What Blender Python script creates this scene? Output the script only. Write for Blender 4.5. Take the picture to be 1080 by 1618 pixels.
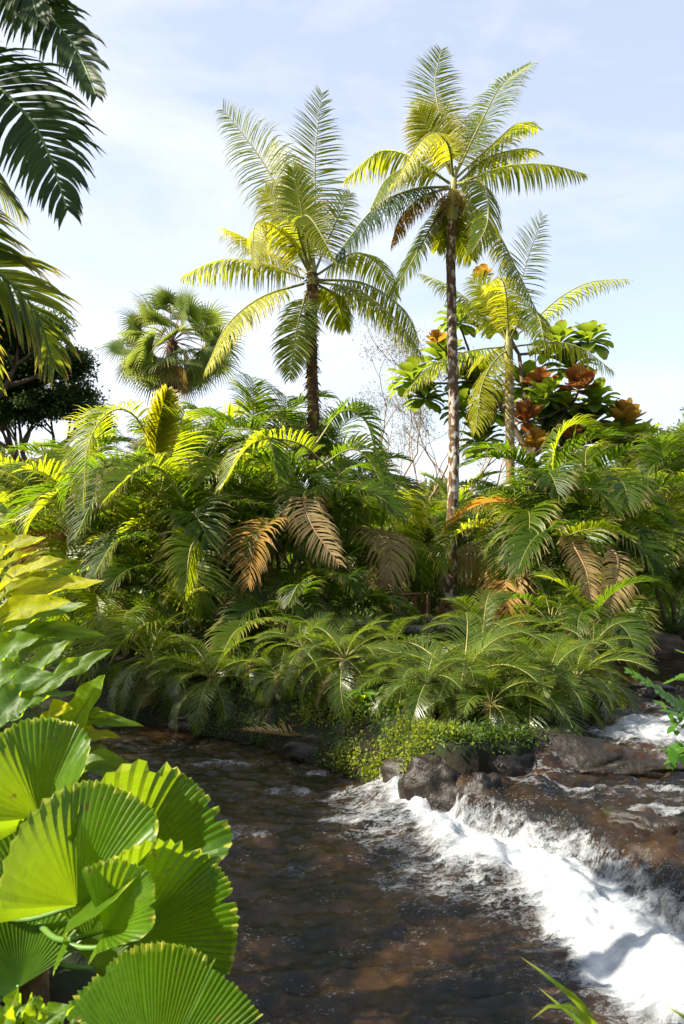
import bpy, math, random
import numpy as np
from mathutils import Vector, Matrix, Euler

random.seed(7); rng = np.random.default_rng(7)
sc = bpy.context.scene
COL = sc.collection
R = math.radians
for o in list(bpy.data.objects): bpy.data.objects.remove(o)

# ------------------------------------------------------------------ camera
CH = 3.0; FPX = 1168.6; HOR = 840.0
cam_d = bpy.data.cameras.new('camera'); cam = bpy.data.objects.new('camera', cam_d); COL.objects.link(cam)
cam_d.sensor_fit = 'VERTICAL'; cam_d.sensor_height = 36; cam_d.lens = 26.0
cam_d.shift_y = (HOR - 809) / 1618.0
cam_d.clip_end = 3000; cam_d.clip_start = 0.05
cam.location = (0, 0, CH); cam.rotation_euler = (R(90), 0, 0)
cam_d.dof.use_dof = True; cam_d.dof.focus_distance = 15.0; cam_d.dof.aperture_fstop = 5.6
sc.camera = cam

# ------------------------------------------------------------------ light
SUN_EL, SUN_AZ = 40.0, 258.0      # compass azimuth of the sun: +Y is 0, +X is 90
az = R(SUN_AZ); el = R(SUN_EL)
to_sun = Vector((math.sin(az) * math.cos(el), math.cos(az) * math.cos(el), math.sin(el)))
sl = bpy.data.lights.new('sun', 'SUN'); so = bpy.data.objects.new('sun', sl); COL.objects.link(so)
sl.energy = 4.1; sl.angle = R(0.6); sl.color = (1.0, 0.91, 0.74)
so.rotation_euler = to_sun.to_track_quat('Z', 'Y').to_euler()
so.location = to_sun * 60

world = bpy.data.worlds.new('World'); sc.world = world; world.use_nodes = True
nt = world.node_tree; nt.nodes.clear()
def N(nt, t, **kw):
    n = nt.nodes.new(t)
    for k, v in kw.items():
        if k.startswith('i_'):
            n.inputs[k[2:].replace('_', ' ')].default_value = v
        else: setattr(n, k, v)
    return n
wo = N(nt, 'ShaderNodeOutputWorld'); bg = N(nt, 'ShaderNodeBackground'); bg.inputs['Strength'].default_value = 0.08
sky = N(nt, 'ShaderNodeTexSky', sky_type='NISHITA', sun_disc=False, sun_elevation=el, sun_rotation=az,
        air_density=1.0, dust_density=1.6, ozone_density=1.6)
tc = N(nt, 'ShaderNodeTexCoord')
mp = N(nt, 'ShaderNodeMapping'); mp.inputs['Scale'].default_value = (1.0, 1.0, 2.6)
mp.inputs['Location'].default_value = (0.35, 0.0, 0.1)
ns = N(nt, 'ShaderNodeTexNoise'); ns.inputs['Scale'].default_value = 2.2; ns.inputs['Detail'].default_value = 8; ns.inputs['Roughness'].default_value = 0.6
ns.inputs['Distortion'].default_value = 0.4
sep = N(nt, 'ShaderNodeSeparateXYZ')
L = nt.links.new
L(tc.outputs['Generated'], mp.inputs['Vector']); L(mp.outputs['Vector'], ns.inputs['Vector'])
L(tc.outputs['Generated'], sep.inputs['Vector'])
# cloud veil: denser low in the sky and towards the left (-X)
m1 = N(nt, 'ShaderNodeMapRange'); m1.inputs['From Min'].default_value = 0.68; m1.inputs['From Max'].default_value = 0.02
m1.inputs['To Min'].default_value = -0.12; m1.inputs['To Max'].default_value = 0.40
L(sep.outputs['Z'], m1.inputs['Value'])
m2 = N(nt, 'ShaderNodeMath', operation='MULTIPLY_ADD'); m2.inputs[1].default_value = -0.42
L(sep.outputs['X'], m2.inputs[0]); L(m1.outputs['Result'], m2.inputs[2])
m3 = N(nt, 'ShaderNodeMath', operation='MULTIPLY_ADD'); m3.inputs[1].default_value = 2.6; m3.inputs[2].default_value = -1.15
L(ns.outputs['Fac'], m3.inputs[0])
m4 = N(nt, 'ShaderNodeMath', operation='ADD'); m4.use_clamp = True
L(m3.outputs[0], m4.inputs[0]); L(m2.outputs[0], m4.inputs[1])
m5 = N(nt, 'ShaderNodeMapRange'); m5.inputs['To Min'].default_value = 0.40; m5.inputs['To Max'].default_value = 0.95
L(m4.outputs[0], m5.inputs['Value'])
mixc = N(nt, 'ShaderNodeMix', data_type='RGBA'); mixc.inputs['B'].default_value = (4.25, 4.3, 4.55, 1)
L(m5.outputs['Result'], mixc.inputs['Factor']); L(sky.outputs['Color'], mixc.inputs['A'])
L(mixc.outputs['Result'], bg.inputs['Color']); L(bg.outputs[0], wo.inputs[0])

sc.view_settings.view_transform = 'Standard'; sc.view_settings.look = 'None'
sc.view_settings.exposure = 1.82; sc.view_settings.gamma = 1.0
sc.render.engine = 'CYCLES'
cy = sc.cycles
cy.max_bounces = 8; cy.diffuse_bounces = 3; cy.glossy_bounces = 2; cy.transmission_bounces = 3; cy.transparent_max_bounces = 6
cy.use_adaptive_sampling = True; cy.adaptive_threshold = 0.02
cy.use_denoising = True
try: cy.denoiser = 'OPENIMAGEDENOISE'
except Exception: pass
cy.caustics_reflective = False; cy.caustics_refractive = False
cy.sample_clamp_indirect = 6

# ------------------------------------------------------------------ helpers
def W(px, py, Y):
    return np.array([(px - 540) / FPX * Y, Y, CH - (py - HOR) / FPX * Y])

class MB:
    def __init__(s): s.v = []; s.f = []; s.a = []; s.n = 0
    def add(s, verts, faces, attr=None, mi=0):
        verts = np.asarray(verts, float).reshape(-1, 3); faces = np.asarray(faces, int)
        if attr is None: attr = np.zeros((len(verts), 3))
        s.v.append(verts); s.f.append((faces + s.n, mi)); s.a.append(np.asarray(attr, float).reshape(-1, 3)); s.n += len(verts)
    def mesh(s, name, mats, off=(0, 0, 0), smooth=True):
        me = bpy.data.meshes.new(name)
        v = np.concatenate(s.v) - np.asarray(off); a = np.concatenate(s.a)
        loops = np.concatenate([f.reshape(-1) for f, _ in s.f])
        tot = np.concatenate([np.full(len(f), f.shape[1]) for f, _ in s.f])
        mi = np.concatenate([np.full(len(f), m) for f, m in s.f])
        st = np.concatenate([[0], np.cumsum(tot)[:-1]])
        me.vertices.add(len(v)); me.vertices.foreach_set('co', v.astype(np.float32).ravel())
        me.loops.add(len(loops)); me.loops.foreach_set('vertex_index', loops.astype(np.int32))
        me.polygons.add(len(tot)); me.polygons.foreach_set('loop_start', st.astype(np.int32))
        me.polygons.foreach_set('loop_total', tot.astype(np.int32))
        me.polygons.foreach_set('material_index', mi.astype(np.int32))
        me.polygons.foreach_set('use_smooth', np.full(len(tot), smooth))
        at = me.attributes.new('leafdata', 'FLOAT_VECTOR', 'POINT'); at.data.foreach_set('vector', a.astype(np.float32).ravel())
        for m in (mats if isinstance(mats, (list, tuple)) else [mats]): me.materials.append(m)
        me.update(calc_edges=True); me.validate()
        return me

def link(name, me, parent=None, loc=(0, 0, 0), rot=(0, 0, 0), scale=(1, 1, 1)):
    o = bpy.data.objects.new(name, me); COL.objects.link(o)
    o.location = loc; o.rotation_euler = rot; o.scale = scale
    if parent: o.parent = parent
    return o
def tag(o, label, cat, group=None, kind=None):
    o['label'] = label; o['category'] = cat
    if group: o['group'] = group
    if kind: o['kind'] = kind
    return o
def thing(name, label, cat, loc, group=None):
    return tag(link(name, None, None, loc), label, cat, group)
def copy_tree(o, parent=None):
    c = o.copy(); COL.objects.link(c)
    if parent is not None: c.parent = parent
    for ch in list(o.children): copy_tree(ch, c)
    return c

def vnoise(x, y, seed=0):
    xi = np.floor(x).astype(np.int64); yi = np.floor(y).astype(np.int64); xf = x - xi; yf = y - yi
    def h(a, b):
        n = (a * 374761393 + b * 668265263 + seed * 974634777) & 0xffffffff
        n = ((n ^ (n >> 13)) * 1274126177) & 0xffffffff
        return ((n ^ (n >> 16)) & 0xffff) / 65535.0
    u = xf * xf * (3 - 2 * xf); w = yf * yf * (3 - 2 * yf)
    return (h(xi, yi) * (1 - u) + h(xi + 1, yi) * u) * (1 - w) + (h(xi, yi + 1) * (1 - u) + h(xi + 1, yi + 1) * u) * w
def fbm(x, y, o=4, seed=0):
    t = 0; a = 0.5
    for k in range(o): t = t + a * (vnoise(x * 2 ** k, y * 2 ** k, seed + k) - 0.5) * 2; a *= 0.5
    return t

def spline(pts, n):
    P = np.asarray(pts, float)
    if len(P) == 2: return P[0] + (P[1] - P[0]) * np.linspace(0, 1, n)[:, None]
    P = np.vstack([2 * P[0] - P[1], P, 2 * P[-1] - P[-2]])
    m = len(P) - 3; out = []
    for t in np.linspace(0, m, n * 4):
        i = min(int(t), m - 1); u = t - i
        a, b, c, d = P[i:i + 4]
        out.append(0.5 * (2 * b + (c - a) * u + (2 * a - 5 * b + 4 * c - d) * u * u + (3 * b - a - 3 * c + d) * u ** 3))
    out = np.array(out); s = np.concatenate([[0], np.cumsum(np.linalg.norm(np.diff(out, axis=0), axis=1))])
    q = np.linspace(0, s[-1], n)
    return np.stack([np.interp(q, s, out[:, k]) for k in range(3)], 1)
def unit(v): return v / np.maximum(np.linalg.norm(v, axis=-1, keepdims=True), 1e-9)
def frames(P, ref):
    T = unit(np.gradient(P, axis=0)); Nn = np.zeros_like(P); r = np.asarray(ref, float)
    for i in range(len(P)):
        r = r - np.dot(r, T[i]) * T[i]; r = r / max(np.linalg.norm(r), 1e-6); Nn[i] = r
    return T, Nn, np.cross(T, Nn)
def tube(mb, P, rad, k=6, mi=0, ref=(0.3, 0.2, 1), attr=None, wob=0.0):
    P = np.asarray(P, float); n = len(P); T, Nn, S = frames(P, ref)
    rad = np.broadcast_to(np.asarray(rad, float), (n,))
    th = np.linspace(0, 2 * np.pi, k, endpoint=False)
    rr = rad[:, None] * (1 + wob * rng.uniform(-1, 1, (n, k)))
    V = P[:, None] + rr[..., None] * (np.cos(th)[None, :, None] * Nn[:, None] + np.sin(th)[None, :, None] * S[:, None])
    i = np.arange(n - 1)[:, None] * k; j = np.arange(k)[None]; j2 = (j + 1) % k
    F = np.stack([i + j, i + j2, i + k + j2, i + k + j], -1).reshape(-1, 4)
    A = np.zeros((n * k, 3)); A[:, 0] = np.repeat(np.linspace(0, 1, n), k); A[:, 1] = 0.5
    mb.add(V.reshape(-1, 3), F, A, mi)
    for e in (0, n - 1):
        mb.add(V[e], [list(range(k)) if e else list(range(k))[::-1]], None, mi)

def ribbons(mb, base, d, nrm, Ls, wid, droop, seg=4, fold=0.0, prof=None, mi=0, side=0.0, curl=0.0):
    """many narrow leaves at once: base, direction, normal per leaf"""
    base = np.asarray(base, float); n = len(base); d = unit(np.asarray(d, float)); nrm = np.asarray(nrm, float)
    Ls = np.broadcast_to(Ls, (n,)); droop = np.broadcast_to(droop, (n,)); wid = np.broadcast_to(wid, (n,))
    if prof is None: prof = [0.55, 1.0, 0.95, 0.6, 0.04] if seg == 4 else [0.6, 1.0, 0.7, 0.04]
    prof = np.interp(np.linspace(0, 1, seg + 1), np.linspace(0, 1, len(prof)), prof)
    P = [base]; D = [d]; cur = d
    for s in range(seg):
        P.append(P[-1] + cur * (Ls / seg)[:, None])
        cur = unit(cur + np.array([0, 0, -1.0]) * (droop * (0.5 + s) / seg)[:, None] + curl * nrm / seg)
        D.append(cur)
    r = rng.random(n); cols = 3 if fold else 2; V = []; A = []
    for s in range(seg + 1):
        wv = unit(np.cross(D[s], nrm)); nn = np.cross(wv, D[s]); w = (wid * prof[s] / 2)[:, None]
        if cols == 3:
            V += [P[s] - wv * w + nn * w * fold, P[s], P[s] + wv * w + nn * w * fold]
            A += [np.stack([np.full(n, s / seg), r, np.full(n, q)], 1) for q in (1, 0, 1)]
        else:
            V += [P[s] - wv * w, P[s] + wv * w]; A += [np.stack([np.full(n, s / seg), r, np.full(n, q)], 1) for q in (1, 1)]
    V = np.stack(V, 1); A = np.stack(A, 1); m = V.shape[1]
    F = []
    for s in range(seg):
        for c in range(cols - 1):
            a = s * cols + c; F.append([a, a + 1, a + 1 + cols, a + cols])
    F = (np.array(F)[None] + (np.arange(n) * m)[:, None, None]).reshape(-1, 4)
    mb.add(V.reshape(-1, 3), F, A.reshape(-1, 3), mi)

def frond(mb, P, pairs=50, L=0.6, w=0.03, vee=0.3, droop=0.6, t0=0.15, a0=75, a1=25, ref=(0, 0, 1), rad=0.018,
          seg=4, fold=0.35, jit=0.08, miss=0.0, prof='mid', mi=0, mr=1):
    n = len(P); T, Nn, S = frames(P, ref)
    tube(mb, P, np.linspace(rad, rad * 0.2, n), 5, mr, ref)
    for sd in (-1, 1):
        t = np.linspace(t0, 0.995, pairs) + rng.normal(0, 0.25 / pairs, pairs); t = np.clip(t, 0, 1)
        if miss: t = t[rng.random(len(t)) > miss]
        idx = t * (n - 1)
        def at(Q): return np.stack([np.interp(idx, np.arange(n), Q[:, k]) for k in range(3)], 1)
        p, Tt, Nt, St = at(P), unit(at(T)), unit(at(Nn)), unit(at(S))
        u = (t - t0) / (1 - t0)
        a = np.radians(a0 + (a1 - a0) * u ** 1.4 + rng.normal(0, 4, len(t)))
        if prof == 'mid': l = L * (0.45 + 0.55 * np.sin(np.pi * np.clip(u * 0.9 + 0.12, 0, 1)) ** 0.8) * (1 - 0.35 * u ** 4)
        else: l = L * (1 - 0.65 * u ** 2) * (0.6 + 0.4 * np.minimum(u * 6, 1))
        l = l * (1 + rng.normal(0, jit, len(t)))
        vv = vee + rng.normal(0, 0.05, len(t))
        out = np.cos(vv)[:, None] * St * sd + np.sin(vv)[:, None] * Nt
        d = np.cos(a)[:, None] * Tt + np.sin(a)[:, None] * out
        nl = Nt * np.cos(vv)[:, None] - St * sd * np.sin(vv)[:, None]
        nl = unit(nl + 0.25 * Tt)
        ribbons(mb, p, d, nl, l, w * (0.75 + 0.5 * np.sin(np.pi * u * 0.9 + 0.2)), droop * (1 + rng.normal(0, 0.2, len(t))), seg, fold, mi=mi)

# ------------------------------------------------------------------ materials
MATS = {}
def newmat(name):
    m = bpy.data.materials.new(name); m.use_nodes = True; t = m.node_tree; t.nodes.clear()
    o = N(t, 'ShaderNodeOutputMaterial'); MATS[name] = m
    return m, t, o
def mixrgb(t, f, a, b, bt='MIX'):
    n = N(t, 'ShaderNodeMix', data_type='RGBA', blend_type=bt)
    for s, v in (('Factor', f), ('A', a), ('B', b)):
        if hasattr(v, 'node'): t.links.new(v, n.inputs[s])
        else: n.inputs[s].default_value = v if s == 'Factor' else (*v[:3], 1)
    return n.outputs['Result']
def ramp(t, v, lo, hi, a=0.0, b=1.0):
    n = N(t, 'ShaderNodeMapRange'); n.inputs['From Min'].default_value = lo; n.inputs['From Max'].default_value = hi
    n.inputs['To Min'].default_value = a; n.inputs['To Max'].default_value = b
    t.links.new(v, n.inputs['Value']); return n.outputs['Result']
def mth(t, op, a, b=0.0, clamp=False):
    n = N(t, 'ShaderNodeMath', operation=op); n.use_clamp = clamp
    for i, v in enumerate((a, b)):
        if hasattr(v, 'node'): t.links.new(v, n.inputs[i])
        else: n.inputs[i].default_value = v
    return n.outputs[0]

def leafmat(name, dark, light, trans, tip=(0.22, 0.15, 0.05), tip_at=0.85, rough=0.38, tf=0.45, spec=0.35, varc=None, var=0.5, stripes=0, streak=0):
    dark = [x * 0.72 for x in dark]; light = [x * 0.8 for x in light]; spec *= 0.75
    m, t, o = newmat(name); lk = t.links.new
    at = N(t, 'ShaderNodeAttribute', attribute_name='leafdata'); sp = N(t, 'ShaderNodeSeparateXYZ'); lk(at.outputs['Vector'], sp.inputs[0])
    oi = N(t, 'ShaderNodeObjectInfo')
    geo = N(t, 'ShaderNodeNewGeometry')
    nz = N(t, 'ShaderNodeTexNoise'); nz.inputs['Scale'].default_value = 1.3; nz.inputs['Detail'].default_value = 2
    lk(geo.outputs['Position'], nz.inputs['Vector'])
    f = mth(t, 'ADD', mth(t, 'MULTIPLY', sp.outputs['Y'], 0.45), mth(t, 'MULTIPLY', oi.outputs['Random'], 0.35))
    f = mth(t, 'ADD', f, ramp(t, nz.outputs['Fac'], 0.35, 0.65, -0.1, 0.3), True)
    c = mixrgb(t, f, dark, light)
    tr = mixrgb(t, f, [x * 0.75 for x in trans], trans)
    if streak:
        cm = N(t, 'ShaderNodeCombineXYZ'); lk(mth(t, 'MULTIPLY', sp.outputs['X'], 2.0 if streak == 1 else 26.0), cm.inputs[0]); lk(mth(t, 'MULTIPLY', sp.outputs['Y'] if streak == 1 else sp.outputs['Z'], 30.0 if streak == 1 else 3.0), cm.inputs[1])
        sn = N(t, 'ShaderNodeTexNoise'); sn.inputs['Scale'].default_value = 1.0; sn.inputs['Detail'].default_value = 4; lk(cm.outputs[0], sn.inputs['Vector'])
        sf = ramp(t, sn.outputs['Fac'], 0.38, 0.68, 0.0, 0.5); c = mixrgb(t, sf, c, [x * 0.35 for x in dark]); tr = mixrgb(t, mth(t, 'MULTIPLY', sf, 0.6), tr, [x * 0.4 for x in trans])
        bl = N(t, 'ShaderNodeTexNoise'); bl.inputs['Scale'].default_value = 22; bl.inputs['Detail'].default_value = 6; lk(geo.outputs['Position'], bl.inputs['Vector'])
        bf = ramp(t, bl.outputs['Fac'], 0.66, 0.72); c = mixrgb(t, bf, c, (0.16, 0.10, 0.03)); tr = mixrgb(t, bf, tr, (0.25, 0.16, 0.03))
    if varc:
        g = ramp(t, oi.outputs['Random'], 1 - var, 1 - var + 0.08)
        c = mixrgb(t, g, c, varc); tr = mixrgb(t, g, tr, [min(x * 1.6, 0.9) for x in varc])
    tipf = mth(t, 'MULTIPLY', ramp(t, sp.outputs['X'], tip_at, 1.0), ramp(t, sp.outputs['Y'], 0.2, 0.7), True)
    c = mixrgb(t, tipf, c, tip); tr = mixrgb(t, tipf, tr, [min(1, x * 1.7) for x in tip])
    pb = N(t, 'ShaderNodeBsdfPrincipled'); pb.inputs['Roughness'].default_value = rough
    pb.inputs['Specular IOR Level'].default_value = spec
    lk(c, pb.inputs['Base Color'])
    tb = N(t, 'ShaderNodeBsdfTranslucent'); lk(tr, tb.inputs['Color'])
    if stripes:
        tcn = N(t, 'ShaderNodeTexNoise'); tcn.inputs['Scale'].default_value = stripes
        lk(at.outputs['Vector'], tcn.inputs['Vector'])
        bp = N(t, 'ShaderNodeBump'); bp.inputs['Strength'].default_value = 0.25; lk(tcn.outputs['Fac'], bp.inputs['Height'])
        lk(bp.outputs[0], pb.inputs['Normal'])
    mx = N(t, 'ShaderNodeMixShader'); mx.inputs[0].default_value = tf
    lk(pb.outputs[0], mx.inputs[1]); lk(tb.outputs[0], mx.inputs[2]); lk(mx.outputs[0], o.inputs[0])
    return m

def solidmat(name, c1, c2, scale=6, rough=0.8, bump=0.3, c3=None, th=(0.45, 0.6), coords='Object', stretch=(1, 1, 1), det=6, spec=0.3):
    m, t, o = newmat(name); lk = t.links.new
    if coords == 'World': g = N(t, 'ShaderNodeNewGeometry'); src = g.outputs['Position']
    else: g = N(t, 'ShaderNodeTexCoord'); src = g.outputs['Object']
    mp = N(t, 'ShaderNodeMapping'); mp.inputs['Scale'].default_value = stretch; lk(src, mp.inputs['Vector'])
    nz = N(t, 'ShaderNodeTexNoise'); nz.inputs['Scale'].default_value = scale; nz.inputs['Detail'].default_value = det; nz.inputs['Roughness'].default_value = 0.65
    lk(mp.outputs[0], nz.inputs['Vector'])
    c = mixrgb(t, ramp(t, nz.outputs['Fac'], 0.3, 0.7), c1, c2)
    if c3:
        n2 = N(t, 'ShaderNodeTexNoise'); n2.inputs['Scale'].default_value = scale * 0.6; n2.inputs['Detail'].default_value = 5
        n2.noise_dimensions = '4D'; n2.inputs['W'].default_value = 3.3
        lk(mp.outputs[0], n2.inputs['Vector'])
        c = mixrgb(t, ramp(t, n2.outputs['Fac'], th[0], th[1]), c, c3)
    pb = N(t, 'ShaderNodeBsdfPrincipled'); pb.inputs['Roughness'].default_value = rough; pb.inputs['Specular IOR Level'].default_value = spec
    lk(c, pb.inputs['Base Color'])
    bp = N(t, 'ShaderNodeBump'); bp.inputs['Strength'].default_value = bump; bp.inputs['Distance'].default_value = 0.05
    lk(nz.outputs['Fac'], bp.inputs['Height']); lk(bp.outputs[0], pb.inputs['Normal'])
    lk(pb.outputs[0], o.inputs[0])
    return m

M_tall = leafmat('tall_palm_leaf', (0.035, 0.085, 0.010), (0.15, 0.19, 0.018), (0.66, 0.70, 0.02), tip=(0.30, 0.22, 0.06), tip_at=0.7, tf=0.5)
M_tally = leafmat('tall_palm_sunlit_leaf', (0.20, 0.24, 0.015), (0.36, 0.36, 0.02), (0.88, 0.86, 0.02), tip=(0.45, 0.32, 0.05), tip_at=0.6, tf=0.55)  # sunlit copy of the tall palm leaf, yellow glow painted into its colour
M_dead = leafmat('dry_leaf', (0.24, 0.16, 0.06), (0.46, 0.34, 0.15), (0.55, 0.38, 0.10), tip_at=0.5, rough=0.6, tf=0.3)
M_orange = leafmat('orange_leaf', (0.24, 0.13, 0.02), (0.48, 0.28, 0.05), (0.80, 0.42, 0.04), tip_at=0.5, rough=0.5, tf=0.4)
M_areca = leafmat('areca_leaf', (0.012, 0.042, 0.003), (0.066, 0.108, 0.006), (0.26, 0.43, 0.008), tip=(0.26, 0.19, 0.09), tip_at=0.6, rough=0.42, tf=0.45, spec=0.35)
M_arecay = leafmat('areca_sun_leaf', (0.05, 0.11, 0.008), (0.15, 0.20, 0.012), (0.58, 0.68, 0.01), tip=(0.42, 0.32, 0.10), tip_at=0.6, rough=0.35, tf=0.55, spec=0.4)  # areca leaf made brighter and yellower, sunshine put into the colour
M_date = leafmat('date_palm_leaf', (0.020, 0.066, 0.005), (0.12, 0.165, 0.013), (0.31, 0.44, 0.012), tip=(0.34, 0.28, 0.12), tip_at=0.75, rough=0.33, tf=0.35, spec=0.6)
M_fan = leafmat('fan_palm_leaf', (0.04, 0.09, 0.018), (0.16, 0.22, 0.05), (0.42, 0.52, 0.06), tip=(0.40, 0.33, 0.18), tip_at=0.6, tf=0.38)
M_lic = leafmat('round_leaf', (0.022, 0.095, 0.004), (0.11, 0.22, 0.008), (0.46, 0.66, 0.01), tip=(0.36, 0.38, 0.05), tip_at=0.965, rough=0.38, tf=0.42, spec=0.5, streak=1)
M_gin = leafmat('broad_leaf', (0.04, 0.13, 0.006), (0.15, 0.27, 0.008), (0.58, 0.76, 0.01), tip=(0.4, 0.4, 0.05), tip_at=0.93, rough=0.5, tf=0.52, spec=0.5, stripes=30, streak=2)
M_fgp = leafmat('foreground_palm_leaf', (0.010, 0.035, 0.006), (0.03, 0.07, 0.010), (0.12, 0.22, 0.012), tip=(0.16, 0.12, 0.07), tip_at=0.8, rough=0.5, tf=0.3, spec=0.2)  # near-black green, backlit shade put into the leaf colour
M_fgpy = leafmat('foreground_palm_sunlit_leaf', (0.03, 0.065, 0.008), (0.10, 0.13, 0.012), (0.42, 0.48, 0.02), tip=(0.5, 0.3, 0.06), tip_at=0.7, rough=0.35, tf=0.5)  # lit fronds of the foreground palm, golden sunlight tinted into the colour
M_darktree = leafmat('dark_tree_leaf', (0.018, 0.05, 0.014), (0.055, 0.10, 0.025), (0.14, 0.24, 0.04), rough=0.5, tf=0.3, spec=0.3)
M_shrub = leafmat('shrub_leaf', (0.02, 0.06, 0.01), (0.08, 0.14, 0.02), (0.20, 0.30, 0.02), rough=0.45, tf=0.35, spec=0.4)
M_moss = leafmat('bright_cover_leaf', (0.06, 0.12, 0.01), (0.32, 0.36, 0.02), (0.5, 0.55, 0.03), rough=0.5, tf=0.35, spec=0.3)
M_far = leafmat('far_leaf', (0.05, 0.09, 0.02), (0.16, 0.20, 0.03), (0.34, 0.38, 0.04), rough=0.5, tf=0.35, spec=0.3)
M_faryel = leafmat('far_gold_leaf', (0.18, 0.17, 0.02), (0.40, 0.34, 0.03), (0.70, 0.60, 0.04), rough=0.5, tf=0.45, spec=0.3)
M_wisp = leafmat('wispy_leaf', (0.12, 0.12, 0.06), (0.25, 0.23, 0.10), (0.35, 0.33, 0.12), rough=0.6, tf=0.35, spec=0.2)
M_big = leafmat('large_leaf', (0.03, 0.10, 0.015), (0.10, 0.19, 0.02), (0.45, 0.60, 0.03), rough=0.35, tf=0.42, spec=0.5)
M_bigor = leafmat('large_red_leaf', (0.20, 0.07, 0.025), (0.30, 0.12, 0.035), (0.52, 0.19, 0.045), rough=0.45, tf=0.4, spec=0.4, tip_at=0.95)
M_bigye = leafmat('large_amber_leaf', (0.36, 0.18, 0.03), (0.50, 0.28, 0.04), (0.85, 0.50, 0.05), rough=0.45, tf=0.4, spec=0.4, tip_at=0.95)
M_giny = leafmat('broad_sunlit_leaf', (0.25, 0.30, 0.006), (0.50, 0.50, 0.008), (0.92, 0.90, 0.01), tip=(0.5, 0.45, 0.05), tip_at=0.93, rough=0.5, tf=0.55, spec=0.2, stripes=30, streak=2)  # ginger leaf copy with sun shining through painted as saturated yellow
M_fern = leafmat('fern_leaf', (0.05, 0.16, 0.015), (0.10, 0.24, 0.02), (0.30, 0.50, 0.03), rough=0.4, tf=0.4)
M_rach = solidmat('palm_stalk', (0.16, 0.17, 0.04), (0.28, 0.25, 0.08), 8, 0.5, 0.1)
M_rachd = solidmat('dry_stalk', (0.16, 0.09, 0.04), (0.30, 0.19, 0.10), 8, 0.7, 0.1)
M_rachg = solidmat('green_stalk', (0.05, 0.12, 0.02), (0.10, 0.18, 0.03), 8, 0.45, 0.1)
M_bark = solidmat('mottled_palm_bark', (0.05, 0.03, 0.018), (0.15, 0.085, 0.04), 16, 0.9, 0.9, c3=(0.40, 0.36, 0.32), th=(0.50, 0.56), stretch=(1, 1, 0.6))
M_bark2 = solidmat('shaggy_palm_bark', (0.03, 0.018, 0.010), (0.11, 0.065, 0.03), 10, 0.95, 1.0, c3=(0.26, 0.16, 0.04), th=(0.56, 0.66), stretch=(1, 1, 0.4))
M_bark3 = solidmat('ochre_palm_bark', (0.12, 0.08, 0.03), (0.28, 0.20, 0.07), 9, 0.9, 0.8, c3=(0.30, 0.28, 0.2), th=(0.5, 0.6))
M_twig = solidmat('pale_twig', (0.16, 0.11, 0.07), (0.30, 0.22, 0.15), 10, 0.9, 0.3)
M_wood = solidmat('tree_bark', (0.06, 0.045, 0.03), (0.16, 0.12, 0.08), 10, 0.9, 0.7, stretch=(1, 1, 0.3))
M_cane = solidmat('areca_cane', (0.06, 0.07, 0.03), (0.20, 0.18, 0.07), 7, 0.6, 0.3, stretch=(0.3, 0.3, 2))
M_rock = solidmat('wet_rock', (0.006, 0.005, 0.004), (0.030, 0.022, 0.016), 5, 0.42, 1.0, c3=(0.018, 0.022, 0.008), th=(0.62, 0.74), spec=0.35)
M_rockdry = solidmat('bank_stone', (0.03, 0.022, 0.016), (0.10, 0.07, 0.05), 5, 0.85, 0.8)
M_path = solidmat('path_stone', (0.22, 0.20, 0.19), (0.34, 0.31, 0.29), 3, 0.85, 0.3, coords='World')
M_rail = solidmat('rusty_rail', (0.20, 0.09, 0.05), (0.36, 0.19, 0.11), 10, 0.6, 0.3)
M_soil = solidmat('island_soil', (0.005, 0.004, 0.002), (0.018, 0.013, 0.007), 4.5, 0.95, 1.0, c3=(0.010, 0.018, 0.004), th=(0.45, 0.6), coords='World')

# ------------------------------------------------------------------ terrain
RIV = np.array([(-0.35, 2.5), (-0.7, 3.3), (-1.3, 4.6), (-1.9, 6.3), (-3.2, 8.8), (-4.9, 10.6), (-8, 12.3), (-16, 14), (-16, 17), (-8, 14.4), (-4.1, 12.1),
                (-1.1, 10.3), (0.35, 8.65), (1.15, 7.85), (1.9, 7.95), (2.8, 8.55), (3.7, 10.6), (4.6, 12.8), (5.0, 14.4), (7, 15.0), (12, 16.5), (22, 19.5), (22, 14),
                (9, 11), (5.7, 9), (4.5, 7), (3.9, 5), (3.6, 3.6), (3.0, 2.7), (1.2, 2.5), (0.3, 2.35)])
def sdist(x, y, poly):
    d = np.full(x.shape, 1e9); ins = np.zeros(x.shape, bool); n = len(poly)
    for i in range(n):
        ax, ay = poly[i]; bx, by = poly[(i + 1) % n]; ex, ey = bx - ax, by - ay
        t = np.clip(((x - ax) * ex + (y - ay) * ey) / (ex * ex + ey * ey), 0, 1)
        d = np.minimum(d, np.hypot(x - ax - t * ex, y - ay - t * ey))
        c = ((ay > y) != (by > y)) & (x < (bx - ax) * (y - ay) / (by - ay + 1e-12) + ax); ins ^= c
    return np.where(ins, -d, d)
LEDGE = np.array([(0.95, 9.2), (1.1, 8.3), (1.2, 7.75), (1.45, 7.3), (2.0, 6.85), (2.35, 6.1), (2.6, 5.2), (3.05, 4.2), (3.6, 3.0), (4, 2)])
LEDGE = LEDGE + np.array([-0.05, -0.35])
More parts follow.
